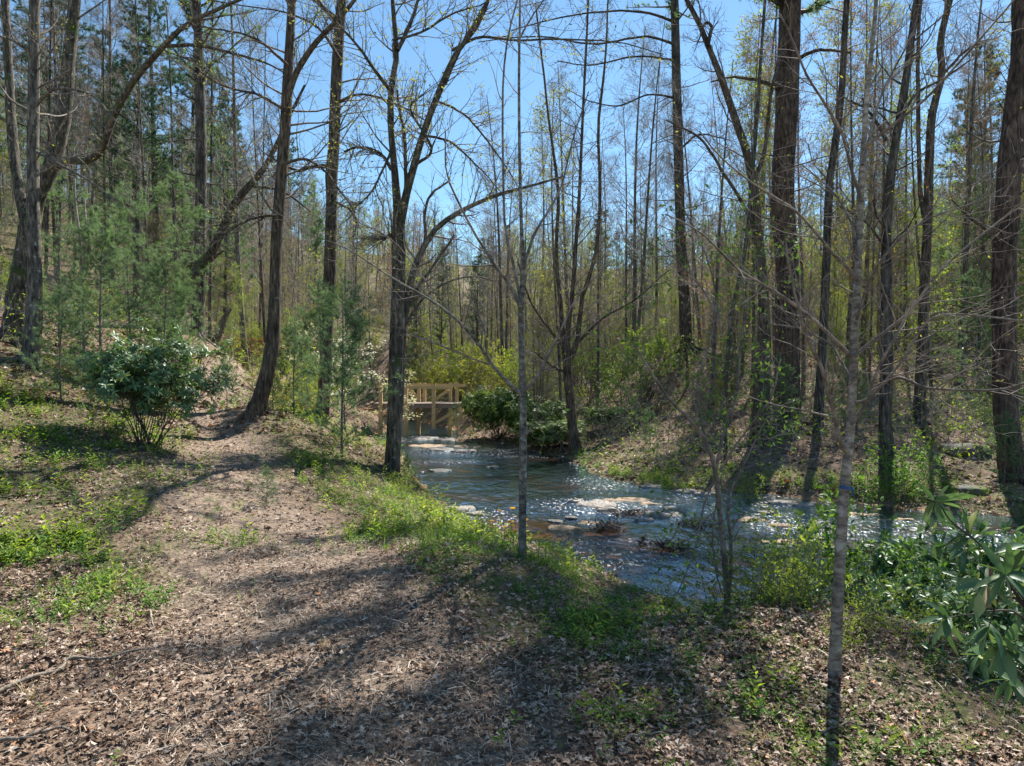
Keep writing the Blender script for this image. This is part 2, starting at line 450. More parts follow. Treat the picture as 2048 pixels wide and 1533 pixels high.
def ground_mat():
    m, nt = new_mat('forest_floor'); L = nt.links
    v = mapped(nt, (1, 1, 1))
    a = noise(nt, v, 26, 6, .7); b = noise(nt, v, 1.3, 4, .6); c3 = noise(nt, v, 90, 3, .6)
    vor = N(nt, 'ShaderNodeTexVoronoi'); vor.inputs['Scale'].default_value = 16; L.new(v, vor.inputs['Vector'])
    litter = ramp(nt, [(.28, (.05, .034, .024)), (.45, (.145, .102, .073)), (.6, (.26, .195, .145)), (.75, (.39, .315, .25))]); L.new(a, litter.inputs[0])
    path = ramp(nt, [(.28, (.11, .08, .058)), (.5, (.24, .185, .14)), (.72, (.41, .335, .265))]); L.new(c3, path.inputs[0])
    pm = N(nt, 'ShaderNodeAttribute', attribute_name='path')
    col = mixc(nt, pm.outputs['Fac'], litter.outputs[0], path.outputs[0])
    vr = ramp(nt, [(0, (.7, .68, .66)), (1, (1.3, 1.2, 1.12))]); L.new(vor.outputs['Color'], vr.inputs[0])
    mm = N(nt, 'ShaderNodeMix', data_type='RGBA', blend_type='MULTIPLY'); mm.inputs[0].default_value = .8
    L.new(col, mm.inputs[6]); L.new(vr.outputs[0], mm.inputs[7]); col = mm.outputs[2]
    # moss and small plants that cover the soil in drifts
    gm = N(nt, 'ShaderNodeAttribute', attribute_name='green')
    gn = noise(nt, v, 7, 5, .7)
    gf = math_n(nt, 'MULTIPLY', gm.outputs['Fac'], math_n(nt, 'MULTIPLY', math_n(nt, 'SUBTRACT', gn, .42), 6, True), True)
    col = mixc(nt, gf, col, (.07, .095, .025))
    # bed of the stream: tan sand and brown rock
    bm = N(nt, 'ShaderNodeAttribute', attribute_name='bed')
    vb = mapped(nt, (.8, 1.5, 1))
    bn = noise(nt, vb, 1.1, 5, .6)
    bed = ramp(nt, [(.3, (.03, .022, .014)), (.44, (.13, .075, .03)), (.56, (.36, .20, .08)), (.7, (.50, .38, .25))]); L.new(bn, bed.inputs[0])
    col = mixc(nt, bm.outputs['Fac'], col, bed.outputs[0])
    p = N(nt, 'ShaderNodeBsdfPrincipled'); p.inputs['Roughness'].default_value = .9; p.inputs['Specular IOR Level'].default_value = .15
    L.new(col, p.inputs['Base Color'])
    h = math_n(nt, 'ADD', a, math_n(nt, 'MULTIPLY', vor.outputs['Distance'], .6))
    L.new(bump(nt, h, .03), p.inputs['Normal'])
    out(nt, p.outputs[0]); return m
M['ground'] = ground_mat()

def water_mat():
    m, nt = new_mat('running_water'); L = nt.links
    v = mapped(nt, (1, .6, 1)); vs = mapped(nt, (1, .5, 1)); vl = mapped(nt, (.30, .45, 1))
    att = N(nt, 'ShaderNodeAttribute', attribute_name='riffle'); rf = att.outputs['Fac']
    n1 = noise(nt, vs, 4, 3, .5); n2 = noise(nt, vs, 10, 3, .6); n3 = noise(nt, v, 24, 2, .6); big = noise(nt, vl, 1.0, 4, .6)
    h = math_n(nt, 'ADD', math_n(nt, 'MULTIPLY', n1, .048), math_n(nt, 'MULTIPLY', n2, .013))
    h2 = math_n(nt, 'ADD', math_n(nt, 'MULTIPLY', n2, .028), math_n(nt, 'MULTIPLY', n3, .012))
    hh = math_n(nt, 'ADD', h, math_n(nt, 'MULTIPLY', h2, rf))
    b = bump(nt, hh, 1.0, 1.0)
    fr = N(nt, 'ShaderNodeFresnel'); fr.inputs['IOR'].default_value = 1.33; L.new(b, fr.inputs['Normal'])
    deep = ramp(nt, [(.40, (.05, .05, .05)), (.53, (1, 1, 1))]); L.new(big, deep.inputs[0])
    ff = math_n(nt, 'ADD', math_n(nt, 'MULTIPLY', fr.outputs[0], 1.5), math_n(nt, 'MULTIPLY', deep.outputs[0], .50), True)
    gl = N(nt, 'ShaderNodeBsdfGlossy'); gl.inputs[0].default_value = (.62, .82, 1, 1); gl.inputs['Roughness'].default_value = .11; L.new(b, gl.inputs['Normal'])  # blue tint in the gloss colour stands in for more reflected sky
    tr = N(nt, 'ShaderNodeBsdfTransparent'); tr.inputs[0].default_value = (.66, .56, .42, 1)
    x = N(nt, 'ShaderNodeMixShader'); L.new(ff, x.inputs[0]); L.new(tr.outputs[0], x.inputs[1]); L.new(gl.outputs[0], x.inputs[2])
    # broken white water in the riffles; sun glints are put into its white too
    vf = mapped(nt, (1, .42, 1)); fo = noise(nt, vf, 13, 3, .75)
    th = math_n(nt, 'SUBTRACT', math_n(nt, 'ADD', fo, math_n(nt, 'MULTIPLY', rf, .16)), .715)
    fm = math_n(nt, 'MULTIPLY', math_n(nt, 'MULTIPLY', th, 18, True), .65, True)
    df = N(nt, 'ShaderNodeBsdfDiffuse'); df.inputs[0].default_value = (.70, .67, .64, 1); L.new(b, df.inputs['Normal'])
    y = N(nt, 'ShaderNodeMixShader'); L.new(fm, y.inputs[0]); L.new(x.outputs[0], y.inputs[1]); L.new(df.outputs[0], y.inputs[2])
    out(nt, y.outputs[0]); return m
M['water'] = water_mat()

def rock_mat(name, d, l, moss=0., wet=.5):
    m, nt = new_mat(name); L = nt.links; v = mapped(nt, (1, 1, 1))
    a = noise(nt, v, 11, 8, .75); c = ramp(nt, [(.34, d), (.46, tuple((p + q) * .42 for p, q in zip(d, l))), (.66, l)]); L.new(a, c.inputs[0]); col = c.outputs[0]
    if moss:
        b = noise(nt, v, 2.5, 4, .6); r = ramp(nt, [(.58 - moss, (0, 0, 0)), (.68 - moss, (1, 1, 1))]); L.new(b, r.inputs[0])
        col = mixc(nt, r.outputs[0], col, (.10, .13, .02))
    p = N(nt, 'ShaderNodeBsdfPrincipled'); p.inputs['Roughness'].default_value = 1 - wet
    L.new(col, p.inputs['Base Color']); L.new(bump(nt, a, .05), p.inputs['Normal']); out(nt, p.outputs[0]); return m
M['rock_pale'] = rock_mat('pale_bedrock', (.14, .11, .085), (.46, .41, .35), 0, .25)
M['rock_dark'] = rock_mat('wet_dark_rock', (.035, .03, .026), (.13, .11, .09), 0, .6)
M['rock_moss'] = rock_mat('mossy_rock', (.06, .055, .045), (.20, .19, .16), .12, .1)
M['rock_tan'] = rock_mat('tan_streambed_rock', (.15, .085, .035), (.42, .28, .15), 0, .4)
M['concrete'] = rock_mat('concrete_block', (.20, .20, .19), (.32, .32, .30), 0, .1)

def wood_mat(name, d, l):
    m, nt = new_mat(name); L = nt.links; v = mapped(nt, (3, 3, 14))
    a = noise(nt, v, 3, 5, .6); c = ramp(nt, [(.3, d), (.7, l)]); L.new(a, c.inputs[0])
    p = N(nt, 'ShaderNodeBsdfPrincipled'); p.inputs['Roughness'].default_value = .75
    L.new(c.outputs[0], p.inputs['Base Color']); L.new(bump(nt, a, .004), p.inputs['Normal']); out(nt, p.outputs[0]); return m
M['lumber'] = wood_mat('new_yellow_lumber', (.44, .30, .125), (.70, .50, .24))
M['deck'] = wood_mat('weathered_deck_boards', (.17, .12, .09), (.34, .26, .20))
m, nt = new_mat('blue_ribbon'); p = N(nt, 'ShaderNodeBsdfPrincipled'); p.inputs['Base Color'].default_value = (.012, .07, .22, 1)
p.inputs['Roughness'].default_value = .35; out(nt, p.outputs[0]); M['blue'] = m
# ------------------------------------------------------------------ camera, sky, sun
cam = bpy.data.cameras.new('camera'); co = bpy.data.objects.new('camera', cam); COL.objects.link(co)
co.location = (0, 0, CAMZ); co.rotation_euler = (math.radians(90), 0, 0)
cam.lens = 24; cam.sensor_width = 36; cam.clip_end = 2000; cam.clip_start = .05; SC.camera = co
w = bpy.data.worlds.new('World'); SC.world = w; w.use_nodes = True
nt = w.node_tree; nt.nodes.clear()
sky = nt.nodes.new('ShaderNodeTexSky'); sky.sky_type = 'NISHITA'; sky.sun_disc = False
sky.sun_elevation = math.radians(SUN_EL); sky.sun_rotation = math.radians(SUN_AZ); sky.altitude = 700
sky.air_density = 1.0; sky.dust_density = .1; sky.ozone_density = .9
bg = nt.nodes.new('ShaderNodeBackground'); bg.inputs[1].default_value = .088
wo = nt.nodes.new('ShaderNodeOutputWorld'); tint = nt.nodes.new('ShaderNodeMix'); tint.data_type = 'RGBA'; tint.blend_type = 'MULTIPLY'; tint.inputs[0].default_value = 1; tint.inputs[7].default_value = (.78, .98, 1, 1)
nt.links.new(sky.outputs[0], tint.inputs[6]); nt.links.new(tint.outputs[2], bg.inputs[0]); nt.links.new(bg.outputs[0], wo.inputs[0])
sl = bpy.data.lights.new('sun', 'SUN'); sl.energy = 5.0; sl.angle = math.radians(.5); sl.color = (1, .96, .885)
so = bpy.data.objects.new('sun', sl); COL.objects.link(so)
sv = Vector((math.sin(math.radians(SUN_AZ)) * math.cos(math.radians(SUN_EL)), math.cos(math.radians(SUN_AZ)) * math.cos(math.radians(SUN_EL)), math.sin(math.radians(SUN_EL))))
so.rotation_euler = sv.to_track_quat('Z', 'Y').to_euler(); so.location = sv * 60
SC.view_settings.view_transform = 'Standard'; SC.view_settings.look = 'None'
SC.view_settings.exposure = 1.13; SC.view_settings.gamma = 1
SC.cycles.use_adaptive_sampling = True; SC.cycles.max_bounces = 6; SC.cycles.transparent_max_bounces = 16
SC.cycles.diffuse_bounces = 2; SC.cycles.glossy_bounces = 2; SC.cycles.transmission_bounces = 4
SC.cycles.caustics_reflective = False; SC.cycles.caustics_refractive = False
SC.cycles.sample_clamp_indirect = 6

# ------------------------------------------------------------------ land and water
def blob_zone(px, py, rx, ry, zlev=None):
    """an ellipse on the ground given where the photograph shows its middle"""
    x, y, z = hit(px, py)
    return x, y, rx * y / F, ry * y * y / (F * max(CAMZ - z, .8))
def zone_mask(x, y, zones, soft=.35):
    m = np.zeros(np.shape(x))
    for (cx, cy, ax, ay) in zones:
        d = np.sqrt(((x - cx) / ax) ** 2 + ((y - cy) / ay) ** 2)
        m = np.maximum(m, 1 - sstep(1 - soft, 1 + soft, d))
    return m
RIFF = [blob_zone(*a) for a in [(1040, 903, 230, 14), (1265, 968, 150, 22), (1230, 1012, 190, 22), (1215, 1105, 190, 34), (1440, 1003, 140, 22),
        (1580, 1000, 120, 14), (1640, 1062, 150, 22), (1850, 1060, 190, 30), (1400, 1010, 60, 20), (980, 1040, 60, 25), (1560, 1040, 130, 18), (800, 878, 120, 8), (900, 925, 80, 6)]]
GREENS = [blob_zone(*a) for a in [(110, 780, 190, 55), (60, 900, 170, 90), (200, 960, 150, 60), (90, 1040, 150, 60), (780, 990, 110, 50), (880, 1060, 130, 60),
        (1000, 1150, 150, 45), (1180, 1180, 140, 40), (1130, 1270, 170, 80), (1330, 1330, 130, 60), (480, 1080, 130, 28), (560, 1100, 130, 14), (250, 1150, 90, 40),
        (100, 1200, 130, 50), (1560, 1270, 160, 110), (1900, 1400, 200, 80), (1700, 1480, 250, 60), (450, 1000, 60, 30), (700, 1080, 80, 40),
        (1330, 1400, 130, 50), (1230, 925, 130, 25), (1350, 950, 100, 18), (1230, 1430, 80, 60), (520, 1190, 60, 20), (350, 1200, 60, 25), (660, 930, 100, 40), (1950, 1010, 130, 50),
        (1150, 890, 90, 20), (560, 870, 60, 30), (1500, 1350, 60, 60)]]

u = np.linspace(-1, 1, 470); a = 5.2
gx = 150 * np.sinh(a * u) / np.sinh(a)
v = np.linspace(-.62, 1, 520); gy = 6 + 185 * np.sinh(a * v) / np.sinh(a)
GX, GY = np.meshgrid(gx, gy)
GZ, GSD = ground(GX, GY, True)
nx, ny = len(gx), len(gy)
near = 1 - sstep(10, 30, np.hypot(GX, GY))
GZ = GZ + near * (fbm(GX * 9, GY * 9, 61) - .5) * .05 * (1 - .5 * path_mask(GX, GY))
V = np.stack([GX, GY, GZ], -1).reshape(-1, 3)
idx = np.arange(nx * ny).reshape(ny, nx)
Q = np.stack([idx[:-1, :-1], idx[:-1, 1:], idx[1:, 1:], idx[1:, :-1]], -1).reshape(-1, 4)
b = MB(); b.add(V, None, Q)
gr = part(b, 'ground', [M['ground']]); tag(gr, 'leaf littered forest floor with a worn path along the creek', 'ground', kind='structure')
def vattr(me, name, arr):
    at = me.attributes.new(name, 'FLOAT', 'POINT'); at.data.foreach_set('value', np.asarray(arr, np.float32).ravel())
vattr(gr.data, 'path', path_mask(GX, GY) * (1 - sstep(45, 60, GY)))
slope_green = .35 * sstep(.45, .6, fbm(GX * .35, GY * .35, 77)) * sstep(7, 12, GY) + .7 * sstep(34, 60, GY)
vattr(gr.data, 'green', np.clip(zone_mask(GX, GY, GREENS) * .8 + slope_green, 0, 1) * (1 - path_mask(GX, GY)))
vattr(gr.data, 'bed', (1 - sstep(-.1, .25, GSD + (fbm(GX * 1.3, GY * 1.3, 21) - .5) * .7)) * (GY < 70))

wx = np.arange(-17, 34, .10); wy = np.arange(6.5, 60, .12)
WX, WY = np.meshgrid(wx, wy); sd = stream_sd(WX, WY).reshape(WX.shape)
rif = zone_mask(WX, WY, RIFF, .45)
rif = np.clip(rif * (.55 + .8 * fbm(WX * 1.2, WY * 1.2, 50)), 0, 1)
WZZ = WZ + (fbm(WX * 1.6, WY * 1.0, 51) - .5) * .016 + (.2 + rif) * (fbm(WX * 4.5, WY * 2.4, 52) - .5) * .016
keep = (sd < 1.1)
idx = np.arange(WX.size).reshape(WX.shape)
kc = keep[:-1, :-1] & keep[1:, :-1] & keep[:-1, 1:] & keep[1:, 1:]
Q = np.stack([idx[:-1, :-1], idx[:-1, 1:], idx[1:, 1:], idx[1:, :-1]], -1)[kc]
used = np.unique(Q); rem = -np.ones(WX.size, int); rem[used] = np.arange(len(used))
V = np.stack([WX, WY, WZZ], -1).reshape(-1, 3)[used]
b = MB(); b.add(V, None, rem[Q])
wa = part(b, 'creek_water', [M['water']]); tag(wa, 'shallow creek running over brown bedrock with broken white riffles', 'water', kind='structure')
vattr(wa.data, 'riffle', rif.reshape(-1)[used])
# ------------------------------------------------------------------ tree kits
L1 = leaf_simple(.5); LL = leaf_long(.26); LO = leaf_long(.5, .12, .03)
TUFT = [tuft(k, 20) for k in range(4)]
TUFT_FAR = [tuft(10 + k, 11, .11) for k in range(3)]

def ramify(mb, P, R, levels, mat=0):
    """levels of side branches; returns the tubes of the last level"""
    allP = []
    for lv in levels:
        st, d, r, t, idx = offspring(P, R, lv['n'], lv.get('t0', .15), lv.get('t1', 1.), lv.get('ang', (35, 70)), lv.get('rr', .55), flat=lv.get('flat', 0), rmin=lv.get('rmin', .002))
        lo, hi = lv['L']
        Ls = (lo + (hi - lo) * rng.random(len(st))) * (1 - lv.get('fade', .5) * t)
        if 'drop' in lv:
            k = rng.random(len(st)) > lv['drop']; st, d, r, Ls = st[k], d[k], r[k], Ls[k]
        if 'rmax' in lv: r = np.minimum(r, lv['rmax'])
        P, R = grow(st, d, Ls, r, lv.get('K', 5), lv.get('wander', .16), lv.get('trop', .05), lv.get('taper', .3))
        tubes(mb, P, R, lv.get('S', 3), mat)
        allP.append((P, R))
    return P, R, allP

def leaves_on(mb, P, tpl, n, size, mat=0, t0=.3, droop=.2, prob=1., spread=.8):
    N, K, _ = P.shape
    idx = np.repeat(np.arange(N), n)
    if prob < 1: idx = idx[rng.random(len(idx)) < prob]
    t = (t0 + (1 - t0) * rng.random(len(idx))) * (K - 1.001)
    k = t.astype(int); u = (t - k)[:, None]
    p = P[idx, k] * (1 - u) + P[idx, k + 1] * u
    tan = nrm(P[idx, k + 1] - P[idx, k])
    d = nrm(tan + spread * rng.standard_normal(p.shape) - droop * np.array([0, 0, 1.]))
    z = np.array([0, 0, 1.]) + .5 * rng.standard_normal(p.shape)
    s = size * (.6 + .7 * rng.random(len(p)))
    tpls = tpl if isinstance(tpl, list) else [tpl]
    w = rng.integers(0, len(tpls), len(p))
    for q, tp in enumerate(tpls):
        m = w == q
        place(mb, tp, p[m], d[m], z[m], s[m], mat)

def trunk_line(H, r, lean=.03, wob=.25, K=22, base=(0, 0, 0), flare=1.5):
    t = np.linspace(0, 1, K)
    ph = rng.random(2) * 6; am = rng.random(2) * wob; ln = rng.standard_normal(2) * lean * H
    x = base[0] + ln[0] * t + am[0] * np.sin(ph[0] + t * 5) - am[0] * np.sin(ph[0]); y = base[1] + ln[1] * t + am[1] * np.sin(ph[1] + t * 4) - am[1] * np.sin(ph[1])
    z = base[2] - .3 + t * (H + .3)
    R = r * (1 - .88 * t) + .004; R = R * (1 + (flare - 1) * np.exp(-t * 30))
    return np.stack([x, y, z], 1)[None], R[None]

def proto_bare(name, H, r, n1, bark_m, twig_m, leaf_m=None, leaf_n=0, leaf_s=.05, t0=.3, Lmax=3.2, multi=1, l2=8, l3=6, rmin=.006, wob=.25, leaf_prob=1., lean=.03):
    root = thing(name, 'x', 'tree')
    tb = MB(); bb = MB(); lb = MB()
    last = []
    for q in range(multi):
        P, R = trunk_line(H * (1 if q == 0 else .6 + .35 * rng.random()), r * (1 if q == 0 else .7), lean if multi == 1 else .12, wob, base=(0, 0, 0) if q == 0 else (*rng.normal(0, .12, 2), 0))
        tubes(tb, P, R, 8, 0, .07)
        Pl, Rl, _ = ramify(bb, P, R, [dict(n=n1, t0=t0, t1=.98, L=(Lmax * .5, Lmax), fade=.75, ang=(35, 68), rr=.42, K=7, S=4, wander=.13, trop=.08, rmin=rmin * 1.6),
                                 dict(n=l2, t0=.2, L=(.45, 1.3), ang=(30, 60), rr=.55, K=5, wander=.16, trop=.06, rmin=rmin * 1.1),
                                 dict(n=l3, t0=.15, L=(.2, .7), ang=(30, 60), rr=.6, K=4, wander=.18, trop=.05, rmin=rmin, taper=.5)])
        if leaf_m: leaves_on(lb, Pl, L1, leaf_n, leaf_s, 0, .4, .3, leaf_prob)
    part(tb, 'trunk', [M[bark_m]], root)
    c = part(bb, 'branches', [M[twig_m]], root)
    if leaf_m: part(lb, 'leaves', [M[leaf_m]], c, smooth=False)
    return root

def pine_boughs(bb, lb, P, R, t0, n, Lb, far=True, up=(55, 82), droopy=.02, tuft_s=.13, l2=9, tn=4, fade=.85, rmin=.008, rr=.3, t1=.99):
    st, d, r, t, idx = offspring(P, R, n, t0, t1, up, rr, rmin=rmin)
    tt = (t - t0) / max(1 - t0, .01)
    Ls = Lb * (.6 + .5 * rng.random(len(st))) * np.clip(1 - fade * tt ** 1.3, .1, 1) * np.clip(.45 + tt * 4, 0, 1)
    A, RA = grow(st, d, Ls, r, 7, .07, .05 - droopy, .25)
    tubes(bb, A, RA, 4, 0)
    B, RB, _ = ramify(bb, A, RA, [dict(n=l2, t0=.25, L=(.25, .6), fade=.4, ang=(35, 60), rr=.5, K=4, wander=.12, trop=.08, rmin=.004 if not far else .006, flat=.6)])
    T = TUFT_FAR if far else TUFT
    for X, k in ((B, tn), (A, tn + 1)):
        leaves_on(lb, X, T, k, tuft_s, 0, .35, -.15, 1., .35)
    return A

def proto_pine(name, H, r, t0, n, Lb, far=True, nm='needle', bm='bark_red', l2=9, tn=4, tuft_s=.17, dead=0, wob=.1, up=(60, 85)):
    root = thing(name, 'x', 'tree')
    tb = MB(); bb = MB(); lb = MB()
    P, R = trunk_line(H, r, .015, wob, 24); tubes(tb, P, R, 8, 0, .06)
    pine_boughs(bb, lb, P, R, t0, n, Lb, far, up, tuft_s=tuft_s, l2=l2, tn=tn)
    if dead:
        ramify(bb, P[:, :int(24 * t0) + 2], R[:, :int(24 * t0) + 2], [dict(n=dead, t0=.3, L=(.5, 1.8), ang=(70, 95), rr=.2, K=6, S=3, wander=.12, trop=0, rmin=.008),
                                                                 dict(n=3, L=(.2, .5), K=3, rmin=.005)])
    part(tb, 'trunk', [M[bm]], root)
    c = part(bb, 'branches', [M['twig_dark']], root)
    part(lb, 'needles', [M[nm]], c, smooth=False)
    return root

def proto_shrub(name, H, W, stems, leaf_m, leaf_n, leaf_s, tpl=L1, twig='twig', l2=6, l3=5, rmin=.004, r=.015, cat='shrub', t0=.25, prob=1., droop=.2, trop=.04, wander=.14, part_name='leaves'):
    root = thing(name, 'x', cat)
    bb = MB(); lb = MB()
    st = np.c_[rng.normal(0, .06 + W * .05, (stems, 2)), np.full(stems, -.1)]
    a = rng.random(stems) * 6.283; e = rng.random(stems) ** .7 * W / H * .9
    d = np.c_[np.cos(a) * e, np.sin(a) * e, np.ones(stems)]
    P, R = grow(st, d, H * (.6 + .5 * rng.random(stems)), r, 9, wander * .6, trop, .25)
    tubes(bb, P, R, 5, 0, .05)
    Pl, Rl, al = ramify(bb, P, R, [dict(n=l2, t0=t0, L=(.22 * H, .45 * H), ang=(30, 62), rr=.5, K=5, wander=wander, trop=trop, rmin=rmin * 1.2, fade=.4),
                             dict(n=l3, t0=.2, L=(.08 * H, .22 * H), ang=(30, 60), rr=.6, K=4, wander=wander, trop=trop, rmin=rmin)])
    part(bb, 'stems', [M[twig]], root)
    if leaf_m:
        leaves_on(lb, Pl, tpl, leaf_n, leaf_s, 0, .2, droop, prob)
        part(lb, part_name, [M[leaf_m]], root, smooth=False)
    return root

def whorl(seed, n=8, L=.14, tpl=None):
    r = np.random.default_rng(seed); P = []; tpl = tpl or LL
    for k in range(n):
        a = 2 * math.pi * k / n + r.normal(0, .2); e = r.uniform(-.25, .55)
        d = (math.cos(a), e, math.sin(a))
        P.append(xf(tpl, (0, 0, 0), d, (0, 1, 0), L * r.uniform(.75, 1.15), 0))
    return join(P)
WH = [whorl(k, 7 + k % 3, 1.) for k in range(5)]
WH_FAR = [whorl(20 + k, 6, 1., leaf_simple(.36, .1)) for k in range(3)]

def proto_rhodo(name, H, W, stems, far=True, leaf_m='rhodo', ls=.13, l2=6, l3=3, r=.018, cat='shrub'):
    root = thing(name, 'x', cat)
    bb = MB(); lb = MB()
    st = np.c_[rng.normal(0, .10, (stems, 2)), np.full(stems, -.1)]
    a = np.arange(stems) * 2.399 + rng.normal(0, .2, stems); e = .05 + np.sqrt((np.arange(stems) + .5) / stems) * W / H * .62
    d = np.c_[np.cos(a) * e, np.sin(a) * e, np.ones(stems)]
    P, R = grow(st, d, H * (.62 + .40 * rng.random(stems)) * (1 + .12 * e), r, 9, .07, -.004, .35)
    tubes(bb, P, R, 5, 0, .08)
    A, RA, al = ramify(bb, P, R, [dict(n=l2, t0=.45, L=(.14 * H, .36 * H), ang=(25, 65), rr=.6, K=5, wander=.15, trop=.06, rmin=.006, fade=.4)])
    B, RB, _ = ramify(bb, A, RA, [dict(n=l3, t0=.35, L=(.08 * H, .2 * H), ang=(25, 60), rr=.7, K=4, wander=.15, trop=.10, rmin=.005)])
    T = WH_FAR if far else WH
    for X in (P, A, B):
        p = X[:, -1]; dd = nrm(X[:, -1] - X[:, -2] + np.array([0, 0, .02]))
        w = rng.integers(0, len(T), len(p))
        for q, tp in enumerate(T):
            m = w == q
            place(lb, tp, p[m], dd[m], rng.standard_normal((m.sum(), 3)), ls * (.8 + .4 * rng.random(m.sum())))
    part(bb, 'stems', [M['twig_dark']], root)
    part(lb, 'leaves', [M[leaf_m]], root, smooth=True)
    return root

# ------------------------------------------------------------------ trees traced one by one
def world_line(pts, Y, dY=0., K=20):
    pts = np.array([(p[0], p[1], p[2]) for p in pts], float)
    n = len(pts); f = np.linspace(0, 1, n) if n > 1 else np.zeros(1)
    Ys = Y + dY * f
    X = (pts[:, 0] - 1024) / F * Ys; Z = CAMZ - (pts[:, 1] - 766) / F * Ys
    R = pts[:, 2] / 2 / F * Ys
    q = catmull(np.c_[X, Ys, Z, R], K)
    return q[:, :3], np.maximum(q[:, 3], .003)

def hero(name, label, Y, stems, bark_m='bark_brown', twig_m='twig', H=None, br=None, limb_br=None, leaf=None, pine=None, cat='tree', rough=.06, ext_lean=(0, 0), nbase=12, extra=None, group=None, wk=.93):
    """stems: [(points, dY)], the first is the trunk. H: height it goes on to above the frame."""
    reseed(label); stems = [([(p[0], p[1], p[2] * (wk if i == 0 else (.5 + .5 * wk))) for p in pts], dy) for i, (pts, dy) in enumerate(stems)]; tr_pts, tdY = stems[0]
    P, R = world_line(tr_pts, Y, tdY, 26)
    # root it in the land
    gz = g1(P[0, 0], P[0, 1]); z0 = min(gz, P[0, 2]) - .25
    P = np.vstack([[P[0, 0], P[0, 1], z0], P]); R = np.r_[R[0] * 1.15, R]
    if H and P[-1, 2] < H:
        d = nrm(P[-1] - P[-4]); n = 12; e = []; p = P[-1].copy(); st = (H - p[2]) / n
        for k in range(n):
            d = nrm(d + np.array([ext_lean[0], ext_lean[1], .10]) + .05 * rng.standard_normal(3)); p = p + d * st; e.append(p.copy())
        P = np.vstack([P, e]); R = np.r_[R, np.linspace(R[-1] * .96, .02, n)]
    base = P[0] + np.array([0, 0, .25])
    root = thing(name, label, cat, base, group)
    tb = MB(); tubes(tb, P, R, nbase, 0, rough)
    if R[3] > .11 and cat == 'tree':
        for k in range(6):
            a_ = k * 1.047 + rng.normal(0, .25); r0 = R[3]; q = []
            for s_, lift in ((.35, 2.2), (.8, 1.0), (1.3, .38), (2.0, .12), (2.9 + rng.random(), -.10)):
                a_ += rng.normal(0, .08)
                x_ = base[0] + math.cos(a_) * r0 * s_; y_ = base[1] + math.sin(a_) * r0 * s_
                q.append((x_, y_, g1(x_, y_) + lift * r0 * .8))
            C = catmull(np.array(q), 9); tubes(tb, C[None], (r0 * np.linspace(.5, .12, 9))[None], 7, 0, .08)
    part(tb, 'trunk', [M[bark_m]], root, base)
    bb = MB(); lb = MB(); last = []
    lines = []
    for pts, dY in stems[1:]:
        A, RA = world_line(pts, Y, dY, 18)
        if len(pts) > 2 and pts[-1][1] < 30 and H:
            d = nrm(A[-1] - A[-3]); e = []; p = A[-1].copy(); n = 7; st = min(4.5, (H - p[2]) * .6) / n
            for k in range(n):
                d = nrm(d + np.array([0, 0, .08]) + .08 * rng.standard_normal(3)); p = p + d * st; e.append(p.copy())
            A = np.vstack([A, e]); RA = np.r_[RA, np.linspace(RA[-1] * .9, .012, n)]
            A, RA = A[:: 1], RA
        k = np.linspace(0, len(A) - 1, 24)
        i = np.minimum(k.astype(int), len(A) - 2); u = (k - i)
        A = A[i] * (1 - u[:, None]) + A[i + 1] * u[:, None]; RA = RA[i] * (1 - u) + RA[i + 1] * u
        A = A + np.cumsum(rng.standard_normal(A.shape) * .006 * Y / 10, 0) * np.array([.5, 1, .5])
        lines.append((A, RA))
        fat = RA[0] > .022
        lm = MB(); tubes(lm, A, RA, 8 if fat else 6, 0, rough)
        part(lm, 'limb', [M[bark_m if fat else twig_m]], root, base)
    if br:
        Pl, Rl, al = ramify(bb, P[None], R[None], br); last.append(Pl)
        if len(al) > 1: last.append(al[-2][0])
    if limb_br and lines:
        A = np.stack([l[0] for l in lines]); RA = np.stack([l[1] for l in lines])
        Pl, Rl, al = ramify(bb, A, RA, limb_br); last.append(Pl)
    if pine:
        pine_boughs(bb, lb, P[None], R[None], **pine)
    if extra: extra(bb, lb, P, R, lines)
    c = part(bb, 'branches', [M[twig_m]], root, base) if bb.n else root
    if leaf and last:
        for Pl in last:
            leaves_on(lb, Pl, leaf.get('tpl', L1), leaf['n'], leaf['s'], 0, leaf.get('t0', .3), leaf.get('droop', .2), leaf.get('prob', 1.))
    if lb.n: part(lb, 'needles' if pine else 'leaves', [M[leaf['m'] if leaf else 'needle']], c, base, smooth=False)
    return root
def fine(n1, L1_, n2=6, n3=4, t0=.3, rmax=.03, rmin=.003, ang=(40, 75), trop=.05, t1=1.):
    return [dict(n=int(n1 * 1.7), t0=t0, t1=t1, L=L1_, fade=.4, ang=ang, rr=.45, K=9, S=4, wander=.11, trop=trop, rmin=rmin * 2.2, rmax=rmax),
            dict(n=n2, t0=.2, L=(.4, 1.2), ang=(30, 60), rr=.5, K=6, wander=.14, trop=.05, rmin=rmin * 1.3),
            dict(n=n3, t0=.2, L=(.15, .55), ang=(30, 60), rr=.6, K=4, wander=.16, trop=.04, rmin=rmin, taper=.5)]
def fine_l(n1, L1_, n2=4, rmin=.003, t0=.15, ang=(30, 65), trop=.04):
    return [dict(n=int(n1 * 1.7), t0=t0, L=L1_, fade=.45, ang=ang, rr=.5, K=7, S=4, wander=.12, trop=trop, rmin=rmin * 1.6, rmax=.014),
            dict(n=n2, t0=.2, L=(.15, .6), ang=(30, 60), rr=.55, K=5, wander=.15, trop=.04, rmin=rmin, taper=.5)]

